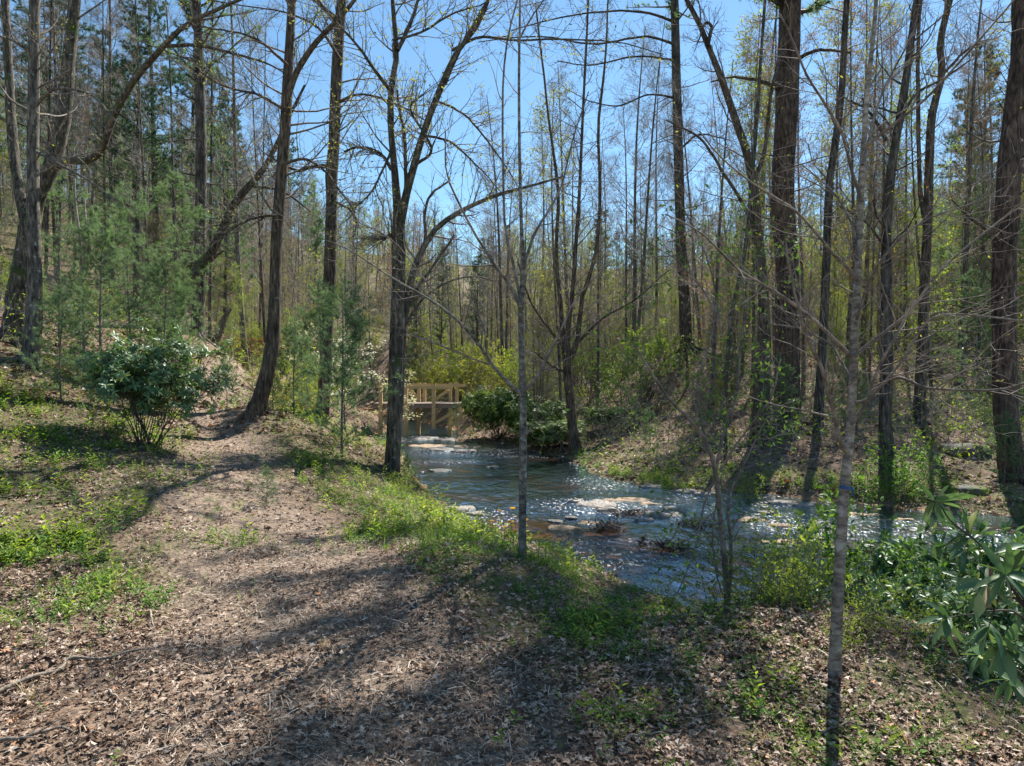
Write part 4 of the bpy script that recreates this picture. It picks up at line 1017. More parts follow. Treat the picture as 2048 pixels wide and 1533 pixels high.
def ledge(label, pieces, mat, seed, name='flat_rock'):
    """a broken ledge: one low irregular sheet of rock with chipped plates"""
    pts = [wpt(px, py) for px, py, w_, asp in pieces]; cx, cy = np.mean(pts, 0)
    b = MB()
    for k, ((px, py, w_, asp), (x_, y_)) in enumerate(zip(pieces, pts)):
        s_ = w_ / 2 / F * y_; nr, na = 7, 40; r = np.random.default_rng(seed * 31 + k)
        A_ = np.linspace(0, 2 * math.pi, na, endpoint=False)
        edge = 1 + 1.1 * (fbm(np.cos(A_) * 1.3 + seed, np.sin(A_) * 1.3 + k * 3, seed, 4) - .5) + .25 * (r.random(na) - .5)
        V = []
        for i in range(nr):
            t = i / (nr - 1); rad = t ** .8
            X = x_ + s_ * edge * rad * np.cos(A_); Y_ = y_ + s_ * asp * edge * rad * np.sin(A_)
            h = (.022 if mat == 'rock_tan' else .065) * (1 - t ** 5) + .06 * (fbm(X * 4, Y_ * 4, seed + 5, 3) - .5) + .012 * np.sign(np.sin(X * 9 + Y_ * 14 + seed))
            Z = WZ + h - (.18 if i == nr - 1 else .02 * (i == nr - 2))
            V.append(np.stack([X, Y_, Z], 1))
        V = np.vstack(V)
        b.add(V, None, [(i * na + j, i * na + (j + 1) % na, (i + 1) * na + (j + 1) % na, (i + 1) * na + j) for i in range(nr - 1) for j in range(na)])
    o = part(b, name, [M[mat]], None, (cx, cy, WZ)); o.location = (cx, cy, WZ)
    return tag(o, label, 'rock')
ledge('pale flat rock slab breaking the water in mid creek, right of the straight sapling', [(1195, 1010, 76, .9), (1150, 1004, 40, .6), (1215, 1022, 44, .5)], 'rock_pale', 1)
ledge('pale flat rock slab in mid creek with dark leaves caught on its near edge', [(1325, 1032, 80, .6), (1350, 1022, 50, .5), (1290, 1042, 40, .4)], 'rock_pale', 2)
ledge('small pale slab against the grassy far bank', [(1300, 975, 46, .9)], 'rock_pale', 3)
ledge('long pale ledge along the foot of the far bank', [(1370, 986, 46, .5), (1410, 990, 56, .4)], 'rock_pale', 4)
ledge('pale ledge at the far bank just left of the ribboned sapling', [(1560, 1008, 60, .5), (1610, 1012, 50, .4)], 'rock_pale', 14)
ledge('pale gravelly slab beside the near bank flowers', [(920, 1020, 64, .8), (950, 1030, 40, .8)], 'rock_pale', 5)
rock_px('rock', 'thin dark rock just above the water, leftmost in the blue pool', 884, 941, 46, .06, 'rock_dark', 6, 1.2, -.01)
rock_px('rock', 'small dark rock in the blue pool behind the straight sapling', 985, 934, 24, .06, 'rock_dark', 7, 1.2, -.01)
rock_px('rock', 'small dark stone carrying a grass tuft in mid creek', 1142, 1037, 26, .07, 'rock_dark', 8, 1.0, 0)
rock_px('rock', 'low brown stone left of the tufted stone', 1112, 1043, 30, .045, 'rock_dark', 9, 1., -.005)
rock_px('rock', 'dark stone in the rapid behind the ribboned sapling', 1533, 1027, 30, .08, 'rock_dark', 10, 1., 0)
ledge('pale rock shelf in the shallows under the footbridge', [(850, 876, 70, 1.4), (890, 880, 50, 1.2)], 'rock_pale', 11)
ledge('pale rock shelf in the shallows left of the forked trunk', [(705, 893, 60, 1.6)], 'rock_pale', 12)
ledge('low brown ledge across the creek below the footbridge', [(880, 900, 60, 1.), (930, 903, 60, 1.)], 'rock_dark', 13)
ledge('tan rock ledge barely under water right of the creekside shrub stems', [(1500, 1040, 90, .5), (1560, 1052, 70, .4)], 'rock_tan', 21)
ledge('orange-tan submerged shelf left of the ribboned sapling near the near bank', [(1560, 1085, 90, .35), (1620, 1078, 60, .4)], 'rock_tan', 22)
ledge('tan ledge around the tufted stone in mid creek', [(1130, 1056, 80, .5), (1180, 1046, 60, .5)], 'rock_tan', 23)
ledge('brown-gold shelf across the creek behind the forked trunk', [(860, 892, 90, .8), (930, 893, 70, .8)], 'rock_tan', 24)
ledge('flat tan ledge between the two pale slabs of mid creek', [(1255, 1000, 90, .5), (1300, 1008, 60, .5)], 'rock_tan', 25)
ledge('tan ledge near the far bank under the hemlock', [(1720, 1030, 90, .4), (1790, 1040, 70, .4)], 'rock_tan', 26)
for px, py, w_, lb_ in ((1945, 985, 60, 'mossy boulder on the far bank behind the big glossy leaves'), (1880, 1000, 40, 'mossy stone at the waterline left of the mossy boulder'),
                       (1440, 900, 50, 'dark mossy stone in the leaf litter of the far bank'), (1930, 905, 80, 'mossy heap of stone left of the right-edge trunk')):
    x_, y_, z_ = hit(px, py); s = w_ / 2 / F * y_
    rock('boulder', lb_, x_, y_, z_ + .02, s, s * .9, s * .55, 'rock_moss', 'boulder', px, flat=.2)

# ------------------------------------------------------------------ drift wood, sticks, logs
def tangle(label, px, py, wpx, hpx, n, mat, z_=WZ, name='driftwood', leafy=0):
    x_, y_ = wpt(px, py, z_); sx_ = wpx / 2 / F * y_; sz_ = hpx / F * y_
    root = thing(name, label, 'driftwood', (x_, y_, z_))
    b = MB()
    st = np.c_[x_ + rng.normal(0, .45, n) * sx_, y_ + rng.normal(0, .25, n) * sx_, z_ + rng.random(n) * sz_ * .35]
    a_ = rng.normal(0, .5, n) + (rng.random(n) < .5) * math.pi
    d = np.c_[np.cos(a_), np.sin(a_) * .8, rng.random(n) * .55 - .1]
    P, R = grow(st, d, sx_ * (.5 + 1.0 * rng.random(n)), .004 + .010 * rng.random(n) ** 2, 7, .22, -.02, .4); tubes(b, P, R, 5, 0)
    part(b, 'sticks', [M[mat]], root, (x_, y_, z_))
    b = MB(); k = leafy
    p = np.c_[x_ + rng.normal(0, .4, k) * sx_, y_ + rng.normal(0, .25, k) * sx_, z_ + .01 + rng.random(k) * sz_ * .5]
    place(b, leaf_lobed(3), p, rng.standard_normal((k, 3)), rng.standard_normal((k, 3)), .05 + .05 * rng.random(k))
    part(b, 'caught_leaves', [M['litter']], root, (x_, y_, z_), smooth=False)
tangle('tangle of brown twigs and leaves stranded in mid creek', 1215, 1058, 80, 26, 40, 'twig', leafy=110)
tangle('line of dead leaves and twigs caught along the pale mid-creek slab', 1270, 1030, 110, 14, 26, 'twig', leafy=90)
tangle('black wet driftwood clump nearest the blue pool at lower right of mid creek', 1335, 1098, 70, 26, 50, 'twig_dark', leafy=60)
tangle('small black root snag left of the black driftwood clump', 1284, 1090, 26, 34, 16, 'twig_dark', leafy=20)
tangle('bare roots and twigs hanging over the water at the grassy far bank', 1415, 965, 90, 26, 40, 'deadwood', z_=WZ + .12, leafy=40)
tangle('bare roots at the foot of the several-stemmed far-bank tree', 1150, 905, 46, 34, 30, 'twig', z_=WZ + .1, leafy=10)
tangle('dark leafy raft drifting behind the creekside shrub stems', 1390, 1050, 90, 12, 20, 'twig_dark', leafy=50)

def stick(label, pts, r, mat='deadwood', name='fallen_branch', cat='branch', twigs=4, lift=.6):
    """lies on the ground through the given picture points"""
    W_ = []
    for px, py in pts:
        x_, y_, z_ = hit(px, py); W_.append((x_, y_, z_))
    C = catmull(np.array(W_), 20)
    C[:, 2] = ground(C[:, 0], C[:, 1]) + r * lift + .008 + .012 * np.sin(np.linspace(0, 9, 20)) ** 2 + .02
    R = r * (1 - .6 * np.linspace(0, 1, 20)); base = C[0].copy()
    b = MB(); tubes(b, C[None], R[None], 7, 0, .1, cap=True)
    if twigs:
        st, d, rr__, t, i = offspring(C[None], R[None], twigs, .2, .95, (25, 60), .5, rmin=.002); d[:, 2] = np.abs(d[:, 2]) * .3
        P, RR = grow(st, d, .1 + r * 14 * rng.random(len(st)), rr__, 6, .12, 0); tubes(b, P, RR, 5, 0)
    C2 = part(b, name, [M[mat]], None, base); C2.location = base
    return tag(C2, label, cat)
stick('long pale fallen branch lying in the leaves at the lower left', [(-20, 1402), (60, 1372), (118, 1352), (140, 1335), (205, 1330), (255, 1320), (305, 1308)], .016)
stick('grey stick at the very bottom left corner of the ground', [(-20, 1502), (60, 1490), (110, 1475), (145, 1478)], .013)
stick('short grey stick in shade just right of the long pale branch', [(250, 1352), (290, 1335), (320, 1330)], .009)
stick('thin stick slanting in shade at lower left below the pale branch', [(212, 1392), (235, 1410), (255, 1425)], .008)
stick('long thin pale stick running down the bank towards the ribboned sapling', [(1110, 1160), (1160, 1195), (1220, 1220), (1290, 1275), (1340, 1305)], .007, twigs=1)
stick('short blunt stick in the shade left of the green patch', [(990, 1362), (1015, 1360), (1042, 1355)], .014, twigs=0)
stick('thin whitish stick lying in shade in the centre foreground', [(785, 1310), (820, 1310), (850, 1315)], .008, twigs=1)
stick('forked dark stick at the foot of the green patch', [(1255, 1350), (1290, 1342), (1345, 1347)], .008, twigs=2)
stick('slanting grey stick in the leaves under the creekside shrub', [(1400, 1245), (1440, 1275), (1470, 1300), (1500, 1272)], .009, twigs=2)
stick('thin twig lying across the sunny path at lower left of centre', [(600, 1182), (650, 1172), (700, 1168)], .006, twigs=1)
stick('curved stick lying on the sunny leaves left of centre', [(300, 1230), (304, 1250), (308, 1268)], .010, twigs=1)
stick('thin stick on the wood chips near the bottom centre', [(560, 1492), (610, 1505), (660, 1512)], .006, twigs=2)
stick('bent twig in the shaded litter at lower centre-left', [(455, 1325), (465, 1350), (495, 1353)], .007, twigs=1)
stick('small upright bent twig in shade left of centre bottom', [(385, 1450), (405, 1468), (430, 1478)], .006, twigs=1)
stick('weathered grey stick among leaves below the ribboned sapling', [(1640, 1480), (1700, 1465), (1760, 1470)], .008, twigs=2)
stick('short bark strip on the bottom edge near the centre', [(1250, 1500), (1290, 1485), (1330, 1480)], .012, twigs=0)
stick('peeling pale log lying behind the straight grey trunk at far left', [(75, 713), (120, 722), (172, 742)], .07, twigs=3, name='fallen_log', cat='log')
stick('long grey log on the slope behind the hemlock trunk', [(1480, 905), (1440, 895), (1390, 885)], .06, 'twig', twigs=5, name='fallen_log', cat='log')
# brush pile with red-brown dead leaves
bx_, by_, bz_ = hit(478, 712)
bp = thing('brush_pile', 'heap of red-brown dead branches and leaves between the tall pine and the curving trunk', 'brush pile', (bx_, by_, bz_))
b = MB(); n = 260; yy = by_
st = np.c_[bx_ + rng.normal(0, .9, n), by_ + rng.normal(0, .5, n), bz_ + .05 + rng.random(n) * .8]
d = np.c_[rng.standard_normal(n), rng.standard_normal(n) * .5, rng.standard_normal(n) * .3]
P, R = grow(st, d, .4 + rng.random(n) * .9, .006 + .02 * rng.random(n) ** 3, 6, .2, -.03); tubes(b, P, R, 5)
part(b, 'branches', [M['bark_red']], bp, (bx_, by_, bz_))
b = MB(); k = 2600
p = np.c_[bx_ + rng.normal(0, .9, k), by_ + rng.normal(0, .5, k), bz_ + rng.random(k) * .9]
place(b, LO, p, rng.standard_normal((k, 3)), rng.standard_normal((k, 3)), .06 + .07 * rng.random(k))
part(b, 'dead_leaves', [M['dead_leaf']], bp, (bx_, by_, bz_), smooth=False)
# leaning grey snag beside the tall pine
hero('tree_snag', 'short weathered snag leaning right beside the base of the tall pine', 27, [([(428, 690, 18), (440, 660, 15), (452, 630, 12), (462, 618, 5)], 0)], 'bark_grey', nbase=8, cat='snag')
hero('tree_sapling', 'pair of very thin pale saplings left of the young pine thicket', 16, [([(168, 700, 6), (166, 600, 6), (160, 480, 5), (150, 400, 5), (148, 330, 4)], 0), ([(167, 560, 4), (172, 460, 4), (168, 400, 3)], .3)],
     'bark_pale', br=fine(8, (.4, 1.2), 4, 3), nbase=6)
# ------------------------------------------------------------------ evergreens and saplings one can point to
def put(root, px, base_py, Y, label, rz=0., sc=1., group=None):
    """stand a finished kit where the photograph shows its foot"""
    x_ = (px - 1024) / F * Y; root.location = (x_, Y, g1(x_, Y) - .03); root.rotation_euler = (0, 0, rz)
    root.scale = (sc, sc, sc); root['label'] = label
    if group: root['group'] = group
    return root
# broad-leaved evergreen left of the path
put(proto_rhodo('rhododendron_bush', 2.15, 1.75, 24, False, 'rhodo', .12, 8, 5, .012), 300, 890, 12.3, 'broad rounded evergreen bush with glossy leaves on bare fanning stems left of the path')
# foreground right, big leaves
def big_rhodo():
    root = thing('rhododendron_bush', 'large-leaved evergreen branches reaching in from the lower right edge', 'shrub')
    bx = np.array([2.75, 3.25, -.05]); root.location = bx
    bb = MB(); lb = MB()
    def ln(pts, Y0, dY, r0):
        n = len(pts); Ys = Y0 + dY * np.linspace(0, 1, n)
        q = [((p[0] - 1024) / F * y_, y_, CAMZ - (p[1] - 766) / F * y_) for p, y_ in zip(pts, Ys)]
        C = catmull(np.array(q), 14); return C, r0 * (1 - .65 * np.linspace(0, 1, 14))
    specs = [([(2170, 1500), (2100, 1320), (2048, 1210), (2000, 1190), (1975, 1170)], 3.4, -.3, .014), ([(2048, 1210), (1985, 1120), (1950, 1080), (1930, 1068)], 3.2, .1, .008),
             ([(1950, 1080), (1900, 1040), (1880, 1008), (1868, 1002)], 3.25, .2, .006), ([(2100, 1320), (2040, 1230), (1985, 1222), (1945, 1228), (1890, 1236)], 3.4, -.1, .008),
             ([(2150, 1400), (2070, 1270), (2048, 1200), (2060, 1120), (2050, 1090)], 3.1, .2, .009), ([(2150, 1450), (2080, 1340), (2030, 1300), (2005, 1290)], 3.2, -.1, .008),
             ([(2160, 1480), (2100, 1400), (2050, 1370), (2020, 1360)], 3.5, 0, .007), ([(2050, 1200), (2020, 1160), (2010, 1150)], 3.2, -.2, .006),
             ([(2150, 1480), (2090, 1390), (2035, 1340), (1990, 1320), (1960, 1310)], 3.9, 0, .007), ([(2140, 1400), (2120, 1250), (2100, 1150)], 3.4, .2, .007), ([(2000, 1190), (1985, 1230), (1975, 1262)], 3.1, 0, .005)]
    for pts, Y0, dY, r0 in specs:
        C, R = ln(pts, Y0, dY, r0); tubes(bb, C[None], R[None], 7, 0, .05)
        tip = C[-1]; d = nrm(C[-1] - C[-3]); n = 10
        for k in range(n):
            a_ = 2 * math.pi * k / n + rng.normal(0, .15)
            u1 = nrm(np.cross(d, [0, 0, 1.])); u2 = np.cross(d, u1); e = rng.uniform(-.1, .7)
            dd = nrm(u1 * math.cos(a_) + u2 * math.sin(a_) + d * e - np.array([0, 0, .35]))
            up = nrm(d * .6 + np.array([0, 0, .8]))
            place(lb, leaf_long(rng.uniform(.22, .31), rng.uniform(.0, .45), rng.uniform(.0, .07)), [tip - d * .012 * (k % 3)], [dd + rng.normal(0, .12, 3)], [up + rng.normal(0, .35, 3)], rng.uniform(.10, .18))
        if rng.random() < .7:
            place(lb, leaf_long(.2, .05), [tip], [d + rng.normal(0, .1, 3)], None, .10)
    # stout roots of the stems down to the land
    for q in ((2170, 1500, 3.4), (2160, 1480, 3.5), (2150, 1480, 3.9), (2150, 1400, 3.1), (2140, 1400, 3.4)):
        p = px2w(*q); gz = g1(p[0] + .1, p[1]); C = catmull(np.array([[bx[0] + rng.normal(0, .05), bx[1] + rng.normal(0, .05), g1(bx[0], bx[1]) - .1], [(bx[0] + p[0]) / 2 + .05, (bx[1] + p[1]) / 2, (gz + p[2]) / 2], p]), 10)
        tubes(bb, C[None], np.full((1, 10), .015), 7, 0, .05)
    part(bb, 'stems', [M['twig_dark']], root, bx); part(lb, 'leaves', [M['rhodo']], root, bx)
    # one dead hanging leaf, curled
    b = MB(); p = px2w(1972, 1172, 3.05); place(b, leaf_long(.2, .1, .3), [p], [(-.05, 0, -1)], [(0, -1, 0)], .11); place(b, leaf_long(.2, .1, .3), [p + [.012, .01, .02]], [(.1, 0, 1)], [(0, -1, 0)], .08)
    part(b, 'dead_leaf', [M['chips']], root, bx)
big_rhodo()

# young white pines
yp = proto_pine('young_pine', 4.2, .035, .12, 52, 1.9, False, 'needle', 'bark_slate', 7, 3, .15, up=(50, 80), wob=.08)
yp2 = proto_pine('young_pine', 6.0, .05, .10, 60, 2.7, False, 'needle', 'bark_slate', 6, 3, .15, up=(50, 82), wob=.1)
put(yp, 684, 915, 15, 'young pine with soft green needles standing just left of the forked creek-edge trunk', .4, .86)
put(yp2, 266, 660, 17.5, 'young pine with a straight dark stem in the thicket behind the glossy evergreen bush', 1.0, .82)
def cp(kit, px, Y, label, rz, sc, group=None):
    x_ = (px - 1024) / F * Y
    return copy_thing(kit, (x_, Y, g1(x_, Y) - .05), rz, sc, label, group)
cp(yp, 590, 17, 'bushy young pine at the right foot of the curving trunk beside the path', 2.0, .55)
cp(yp, 545, 17.5, 'small feathery pine hugging the base of the curving path-edge trunk', 4.0, .40)
cp(yp, 640, 18.5, 'young pine growing over the base of the knotted trunk', 5.0, .85)
cp(yp2, 120, 18.5, 'young pine left in the soft green thicket behind the leftmost straight trunk', 2.5, .80)
cp(yp2, 345, 21, 'darker tall young pine at the right of the thicket behind the glossy bush', 3.7, .95)
cp(yp, 205, 16, 'bushy young pine at the front of the green thicket left of the glossy bush', 3.0, .9)
cp(yp, 330, 17.0, 'low young pine peeping over the top of the glossy evergreen bush', 1.1, .8)
cp(yp, 124, 13.6, 'thin-needled pine sapling right of the straight grey trunk at far left', 2.2, .52)
cp(yp, 455, 19, 'tiny pine seedling on the slope above the path bend', 2.9, .35)
cp(yp, 818, 15.6, 'tiny pine seedling on the creek bank right of the forked trunk', 2.9, .2)
cp(yp, 535, 9.5, 'small pine seedling standing alone in the middle of the path', 1.9, .13)
cp(yp, 1300, 22.5, 'low pale young pine in the leaf litter of the far bank', 2.9, .36)
cp(yp, 1700, 21, 'low young pine behind the ribboned sapling on the far bank', .9, .5)
cp(yp, 1560, 20, 'short young pine at the foot of the huge scaly pine trunk', 4.1, .6)
cp(yp, 2008, 15.8, 'feathery young pine hugging the foot of the right-edge trunk', 5.1, .38)
cp(yp2, 1920, 30, 'soft pale green pine filling the gap between the hemlock and the right-edge trunk', 4.4, 1.25)
cp(yp2, 1960, 24, 'grey-green pine just left of the right-edge trunk', .4, .8)
cp(yp2, 915, 33.5, 'bushy young pine at the right end of the footbridge', .8, .3)
cp(yp2, 1860, 38, 'distant soft pine on the right-hand slope', 1.8, 1.5)
cp(yp2, 2060, 26, 'soft pine partly cut off by the right edge of the picture', 1.1, 1.1)

# evergreen thickets by the creek
rh = proto_rhodo('rhododendron_bush', 2.6, 3.2, 40, True, 'laurel', .14, 12, 8, .016)
put(rh, 1000, 890, 31.5, 'rounded blue-green evergreen thicket right of the footbridge on the water edge', 0, .92)
cp(rh, 1062, 30.5, 'evergreen thicket behind the middle sapling on the far bank', 1.4, (.9, .9, .75))
cp(rh, 1225, 30, 'low evergreen shrub right of the several-stemmed far-bank tree', 3.4, (.8, .8, .42))
cp(rh, 1110, 27.0, 'low evergreen shrub between the middle sapling and the several-stemmed tree', 4.4, (.9, .9, .45))
la = proto_shrub('laurel_shrub', 3.2, 2.4, 10, 'laurel', 9, .085, leaf_simple(.42), 'twig_dark', 6, 6, .004, .016, t0=.3, droop=.0)
put(la, 1255, 850, 30, 'tall bright laurel shrub on the far bank in the middle of the slope', 0, 1.25)
cp(la, 1300, 33, 'laurel shrub just right of the tall bright one', 2., 1.1); cp(la, 1180, 36, 'laurel shrub behind the several-stemmed far-bank tree', 3., 1.2)
cp(la, 1150, 45, 'far laurel shrub up the slope behind the several-stemmed tree', 4., 1.3); cp(la, 1440, 30, 'laurel shrub on the slope left of the huge scaly pine', 1., 1.)
cp(la, 1690, 30, 'laurel shrub on the slope right of the huge scaly pine', 5., .9); cp(la, 2030, 19, 'laurel shrub crowding the right edge behind the big trunk', 5.5, .55)
cp(la, 1960, 20, 'low laurel shrub left of the right-edge trunk foot', 2.5, .35)

# leafy sprays near the ribboned sapling: shrub with round bright leaves
ls = proto_shrub('spring_shrub', 1.5, 1.3, 8, 'leaf_green', 6, .062, LO, 'twig', 6, 5, .0022, .008, t0=.2, prob=.9, droop=.0)
put(ls, 1700, 1200, 7.4, 'shrub with bright round leaves standing behind the ribboned sapling at the near water edge', 0, 1.0)
cp(ls, 1810, 7.4, 'bright round-leaved shrub to the right of the blue ribbon at the near water edge', 1.0, .65); cp(ls, 1630, 7.5, 'bright round-leaved shrub to the left of the blue ribbon at the near water edge', 3.0, .85)
cp(ls, 1800, 14.9, 'bright-leaved shrub in front of the hemlock trunk on the far bank', 2.2, 1.0); cp(ls, 1745, 14.7, 'bright-leaved shrub spreading left of the hemlock trunk', 4.2, .85)
cp(ls, 1850, 15.4, 'bright-leaved shrub right of the hemlock trunk', 1.2, .7)
ss = proto_shrub('spring_shrub', 1.0, .9, 9, 'leaf_lime', 6, .035, L1, 'twig', 6, 5, .0018, .006, t0=.1, prob=.9, droop=.0)
put(ss, 1560, 1270, 5.8, 'dense yellow-green shrub on the near bank left of the ribboned sapling', 0, .85)
for px, Y, sc, lb_ in [(1530, 6.3, .7, 'yellow-green shrub behind the dense one, nearer the water'), (1610, 5.6, .5, 'low yellow-green shrub touching the left side of the ribboned sapling'),
                       (1500, 5.9, .5, 'small yellow-green shrub at the foot of the creekside shrub stems'), (1440, 6.5, .4, 'little yellow-green shrub left of the creekside shrub stems'),
                       (1680, 4.9, .32, 'sprig of yellow-green leaves in front of the ribboned sapling foot'), (1740, 5.2, .5, 'yellow-green shrub just right of the ribboned sapling foot'),
                       (1850, 5.0, .45, 'yellow-green shrub in front of the dark leathery plants at lower right'), (1640, 7.2, .8, 'taller yellow-green shrub at the near water edge behind the ribboned sapling'),
                       (1500, 15.9, .8, 'yellow-green shrub on the far bank above the creekside shrub stems'), (1690, 15.6, .7, 'yellow-green shrub on the far bank left of the hemlock'),
                       (1120, 8.8, .4, 'small leafy shrub right of the middle sapling above the water'), (975, 9.8, .5, 'small leafy shrub left of the middle sapling at the water'),
                       (860, 12.5, .6, 'lush green shrub on the near bank right of the forked trunk'), (800, 13.5, .55, 'green shrub at the foot of the forked trunk'),
                       (1320, 7.9, .4, 'low leafy shrub overhanging the blue pool'), (1980, 8.5, .6, 'bright yellow-green shrub behind the big glossy leaves at right')]:
    cp(ss, px, Y, lb_, rng.random() * 6, sc)

# leathery dog-hobble at the lower right
dh = proto_shrub('leathery_shrub', .75, 1.3, 16, 'rhodo', 7, .085, leaf_long(.33, .12), 'bark_red', 5, 4, .002, .005, t0=.15, prob=.9, droop=.35, trop=-.06, wander=.1)
put(dh, 1830, 1250, 5.9, 'mound of dark leathery leaves right of the ribboned sapling', 0, .95)
for px, Y, sc, lb_ in [(1760, 6.4, .9, 'dark leathery mound close behind the ribboned sapling on its right'), (1920, 6.4, 1.0, 'dark leathery mound behind the big glossy leaves'), (1990, 5.2, .9, 'dark leathery mound under the big glossy leaves'),
                       (1880, 7.2, 1.0, 'dark leathery mound at the water edge at right'), (2060, 6.0, 1.0, 'dark leathery mound cut by the right edge'), (1740, 7.3, .8, 'dark leathery mound at the water edge behind the ribboned sapling'),
                       (1950, 4.6, .6, 'low dark leathery plant at the bottom right under the big leaves'), (1620, 6.6, .5, 'small dark leathery plant left of the ribboned sapling')]:
    cp(dh, px, Y, lb_, rng.random() * 6, sc)

for px, Y, sc, lb_ in [(1960, 7.9, 1.9, 'tall dark leathery mound behind the big glossy leaves at the water edge'), (2050, 7.7, 2.0, 'tall dark leathery mound cut off by the right edge at the water'), (1870, 7.9, 1.5, 'dark leathery mound between the blue ribbon and the big glossy leaves at the water')]:
    cp(dh, px, Y, lb_, rng.random() * 6, sc)
# white dogwood
dw = thing('dogwood_tree', 'small dogwood with flat sprays of white blossom behind the knotted trunk', 'tree')
tb = MB(); bb = MB(); lb = MB()
P, R = trunk_line(4.4, .05, .05, .2); tubes(tb, P, R, 7, 0, .06)
A, RA, al = ramify(bb, P, R, [dict(n=18, t0=.45, L=(1.2, 2.6), fade=.3, ang=(65, 88), rr=.4, K=8, S=4, wander=.1, trop=.02, rmin=.008), dict(n=7, t0=.3, L=(.3, .9), ang=(30, 60), K=5, flat=.8, trop=.03, rmin=.006)])
PET = join([xf(leaf_simple(.75, .05), (0, 0, 0), (math.cos(k * math.pi / 2), .1, math.sin(k * math.pi / 2)), (0, 1, 0), 1., 0) for k in range(4)])
idx = np.repeat(np.arange(len(A)), 6); p = A[idx, rng.integers(1, 5, len(idx))] + rng.normal(0, .05, (len(idx), 3))
place(lb, PET, p, np.tile([0, -.3, 1.], (len(p), 1)) + .3 * rng.standard_normal((len(p), 3)), rng.standard_normal((len(p), 3)), .055)
part(tb, 'trunk', [M['bark_grey']], dw); c = part(bb, 'branches', [M['twig_far']], dw); part(lb, 'flowers', [M['petal']], c, smooth=False)
put(dw, 690, 700, 27, dw['label'], 0, .9)
cp(dw, 655, 31, 'dogwood with white blossom seen left of the knotted trunk', 2, .95); cp(dw, 775, 29, 'dogwood spray of white blossom just left of the forked trunk', 4, .72)
# yellow flowers by the sapling
fl = thing('yellow_flower', 'x', 'flower')
bb = MB(); lb = MB(); n = 3
P, R = grow([(0, 0, -.03), (.03, .01, -.03), (-.02, .02, -.03)], [(0.05, 0, 1), (.15, .05, 1), (-.1, 0, 1)], [.62, .5, .42], .004, 7, .05, 0, .6); tubes(bb, P, R, 5)
leaves_on(bb, P[:, :5], leaf_long(.25), 3, .09, 0, .1)
for k in range(3):
    for q in range(10):
        a_ = q * .628; place(lb, leaf_simple(.5), [P[k, -1] - [0, 0, .01 * (q % 2)]], [(math.cos(a_), math.sin(a_), .5)], [(0, 0, 1)], .045)
part(bb, 'stems', [M['leaf_green']], fl, smooth=False); part(lb, 'petals', [M['petal_yellow']], fl, smooth=False)
x_, Y = wpt(1033, 1060, -.3); Y = 8.6
put(fl, 1034, 0, 8.2, 'orange-yellow flower cluster closest to the middle sapling on its left', 0, .9)
for px, Y, sc, lb_ in [(1006, 8.4, .9, 'orange-yellow flower farthest left of the middle sapling'), (1022, 8.0, .7, 'short orange-yellow flower low beside the middle sapling'), (1036, 8.6, 1.1, 'tallest orange-yellow flower by the middle sapling')]:
    cp(fl, px, Y, lb_, rng.random() * 6, sc)
# thin upright bare whips at the lower left
wh = proto_shrub('bare_shoot', .5, .12, 4, 'leaf_green', 1, .03, L1, 'twig', 3, 2, .0016, .005, t0=.2, prob=.35)
put(wh, 575 * .39, 0, 4.5, 'bare upright shoots beside the long pale branch at lower left', 0, .85)
cp(wh, 68, 4.7, 'bare upright shoots at the left edge above the long pale branch', 2, .95); cp(wh, 262, 7.0, 'two thin bare shoots in the shaded hollow at left', 3, .7)
cp(wh, 693, 7.6, 'bare green shoot beside the grass tuft at the path edge', 1, .6); cp(wh, 912, 3.95, 'bright slender green shoots near the bottom centre', 4, .32)

# ------------------------------------------------------------------ the wood behind
kits = {}
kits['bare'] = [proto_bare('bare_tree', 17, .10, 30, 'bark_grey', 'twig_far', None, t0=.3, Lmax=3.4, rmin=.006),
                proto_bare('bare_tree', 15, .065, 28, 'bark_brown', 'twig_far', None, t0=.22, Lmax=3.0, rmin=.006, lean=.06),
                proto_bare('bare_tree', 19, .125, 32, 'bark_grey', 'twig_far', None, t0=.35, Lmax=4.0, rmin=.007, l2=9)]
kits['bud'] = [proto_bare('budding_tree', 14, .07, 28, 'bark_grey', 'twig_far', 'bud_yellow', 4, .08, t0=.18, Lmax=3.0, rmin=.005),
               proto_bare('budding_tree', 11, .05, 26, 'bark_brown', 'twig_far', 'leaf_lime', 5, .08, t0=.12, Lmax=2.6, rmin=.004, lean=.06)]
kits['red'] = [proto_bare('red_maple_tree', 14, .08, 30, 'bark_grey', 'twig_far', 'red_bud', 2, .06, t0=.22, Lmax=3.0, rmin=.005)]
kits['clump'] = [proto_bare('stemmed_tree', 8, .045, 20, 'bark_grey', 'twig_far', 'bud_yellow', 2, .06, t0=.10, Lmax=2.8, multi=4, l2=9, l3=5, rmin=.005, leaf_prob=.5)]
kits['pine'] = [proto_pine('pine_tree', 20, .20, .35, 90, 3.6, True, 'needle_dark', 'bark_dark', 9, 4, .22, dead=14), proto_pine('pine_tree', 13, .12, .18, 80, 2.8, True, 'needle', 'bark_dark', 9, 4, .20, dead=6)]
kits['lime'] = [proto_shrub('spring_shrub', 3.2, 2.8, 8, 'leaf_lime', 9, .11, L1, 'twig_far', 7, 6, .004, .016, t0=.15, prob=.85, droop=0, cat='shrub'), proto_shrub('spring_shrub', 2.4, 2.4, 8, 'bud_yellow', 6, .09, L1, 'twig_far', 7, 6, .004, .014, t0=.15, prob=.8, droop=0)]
kits['brush'] = [proto_shrub('bare_shrub', 2.8, 2.6, 12, None, 0, 0, L1, 'twig_far', 8, 7, .004, .014, t0=.1)]
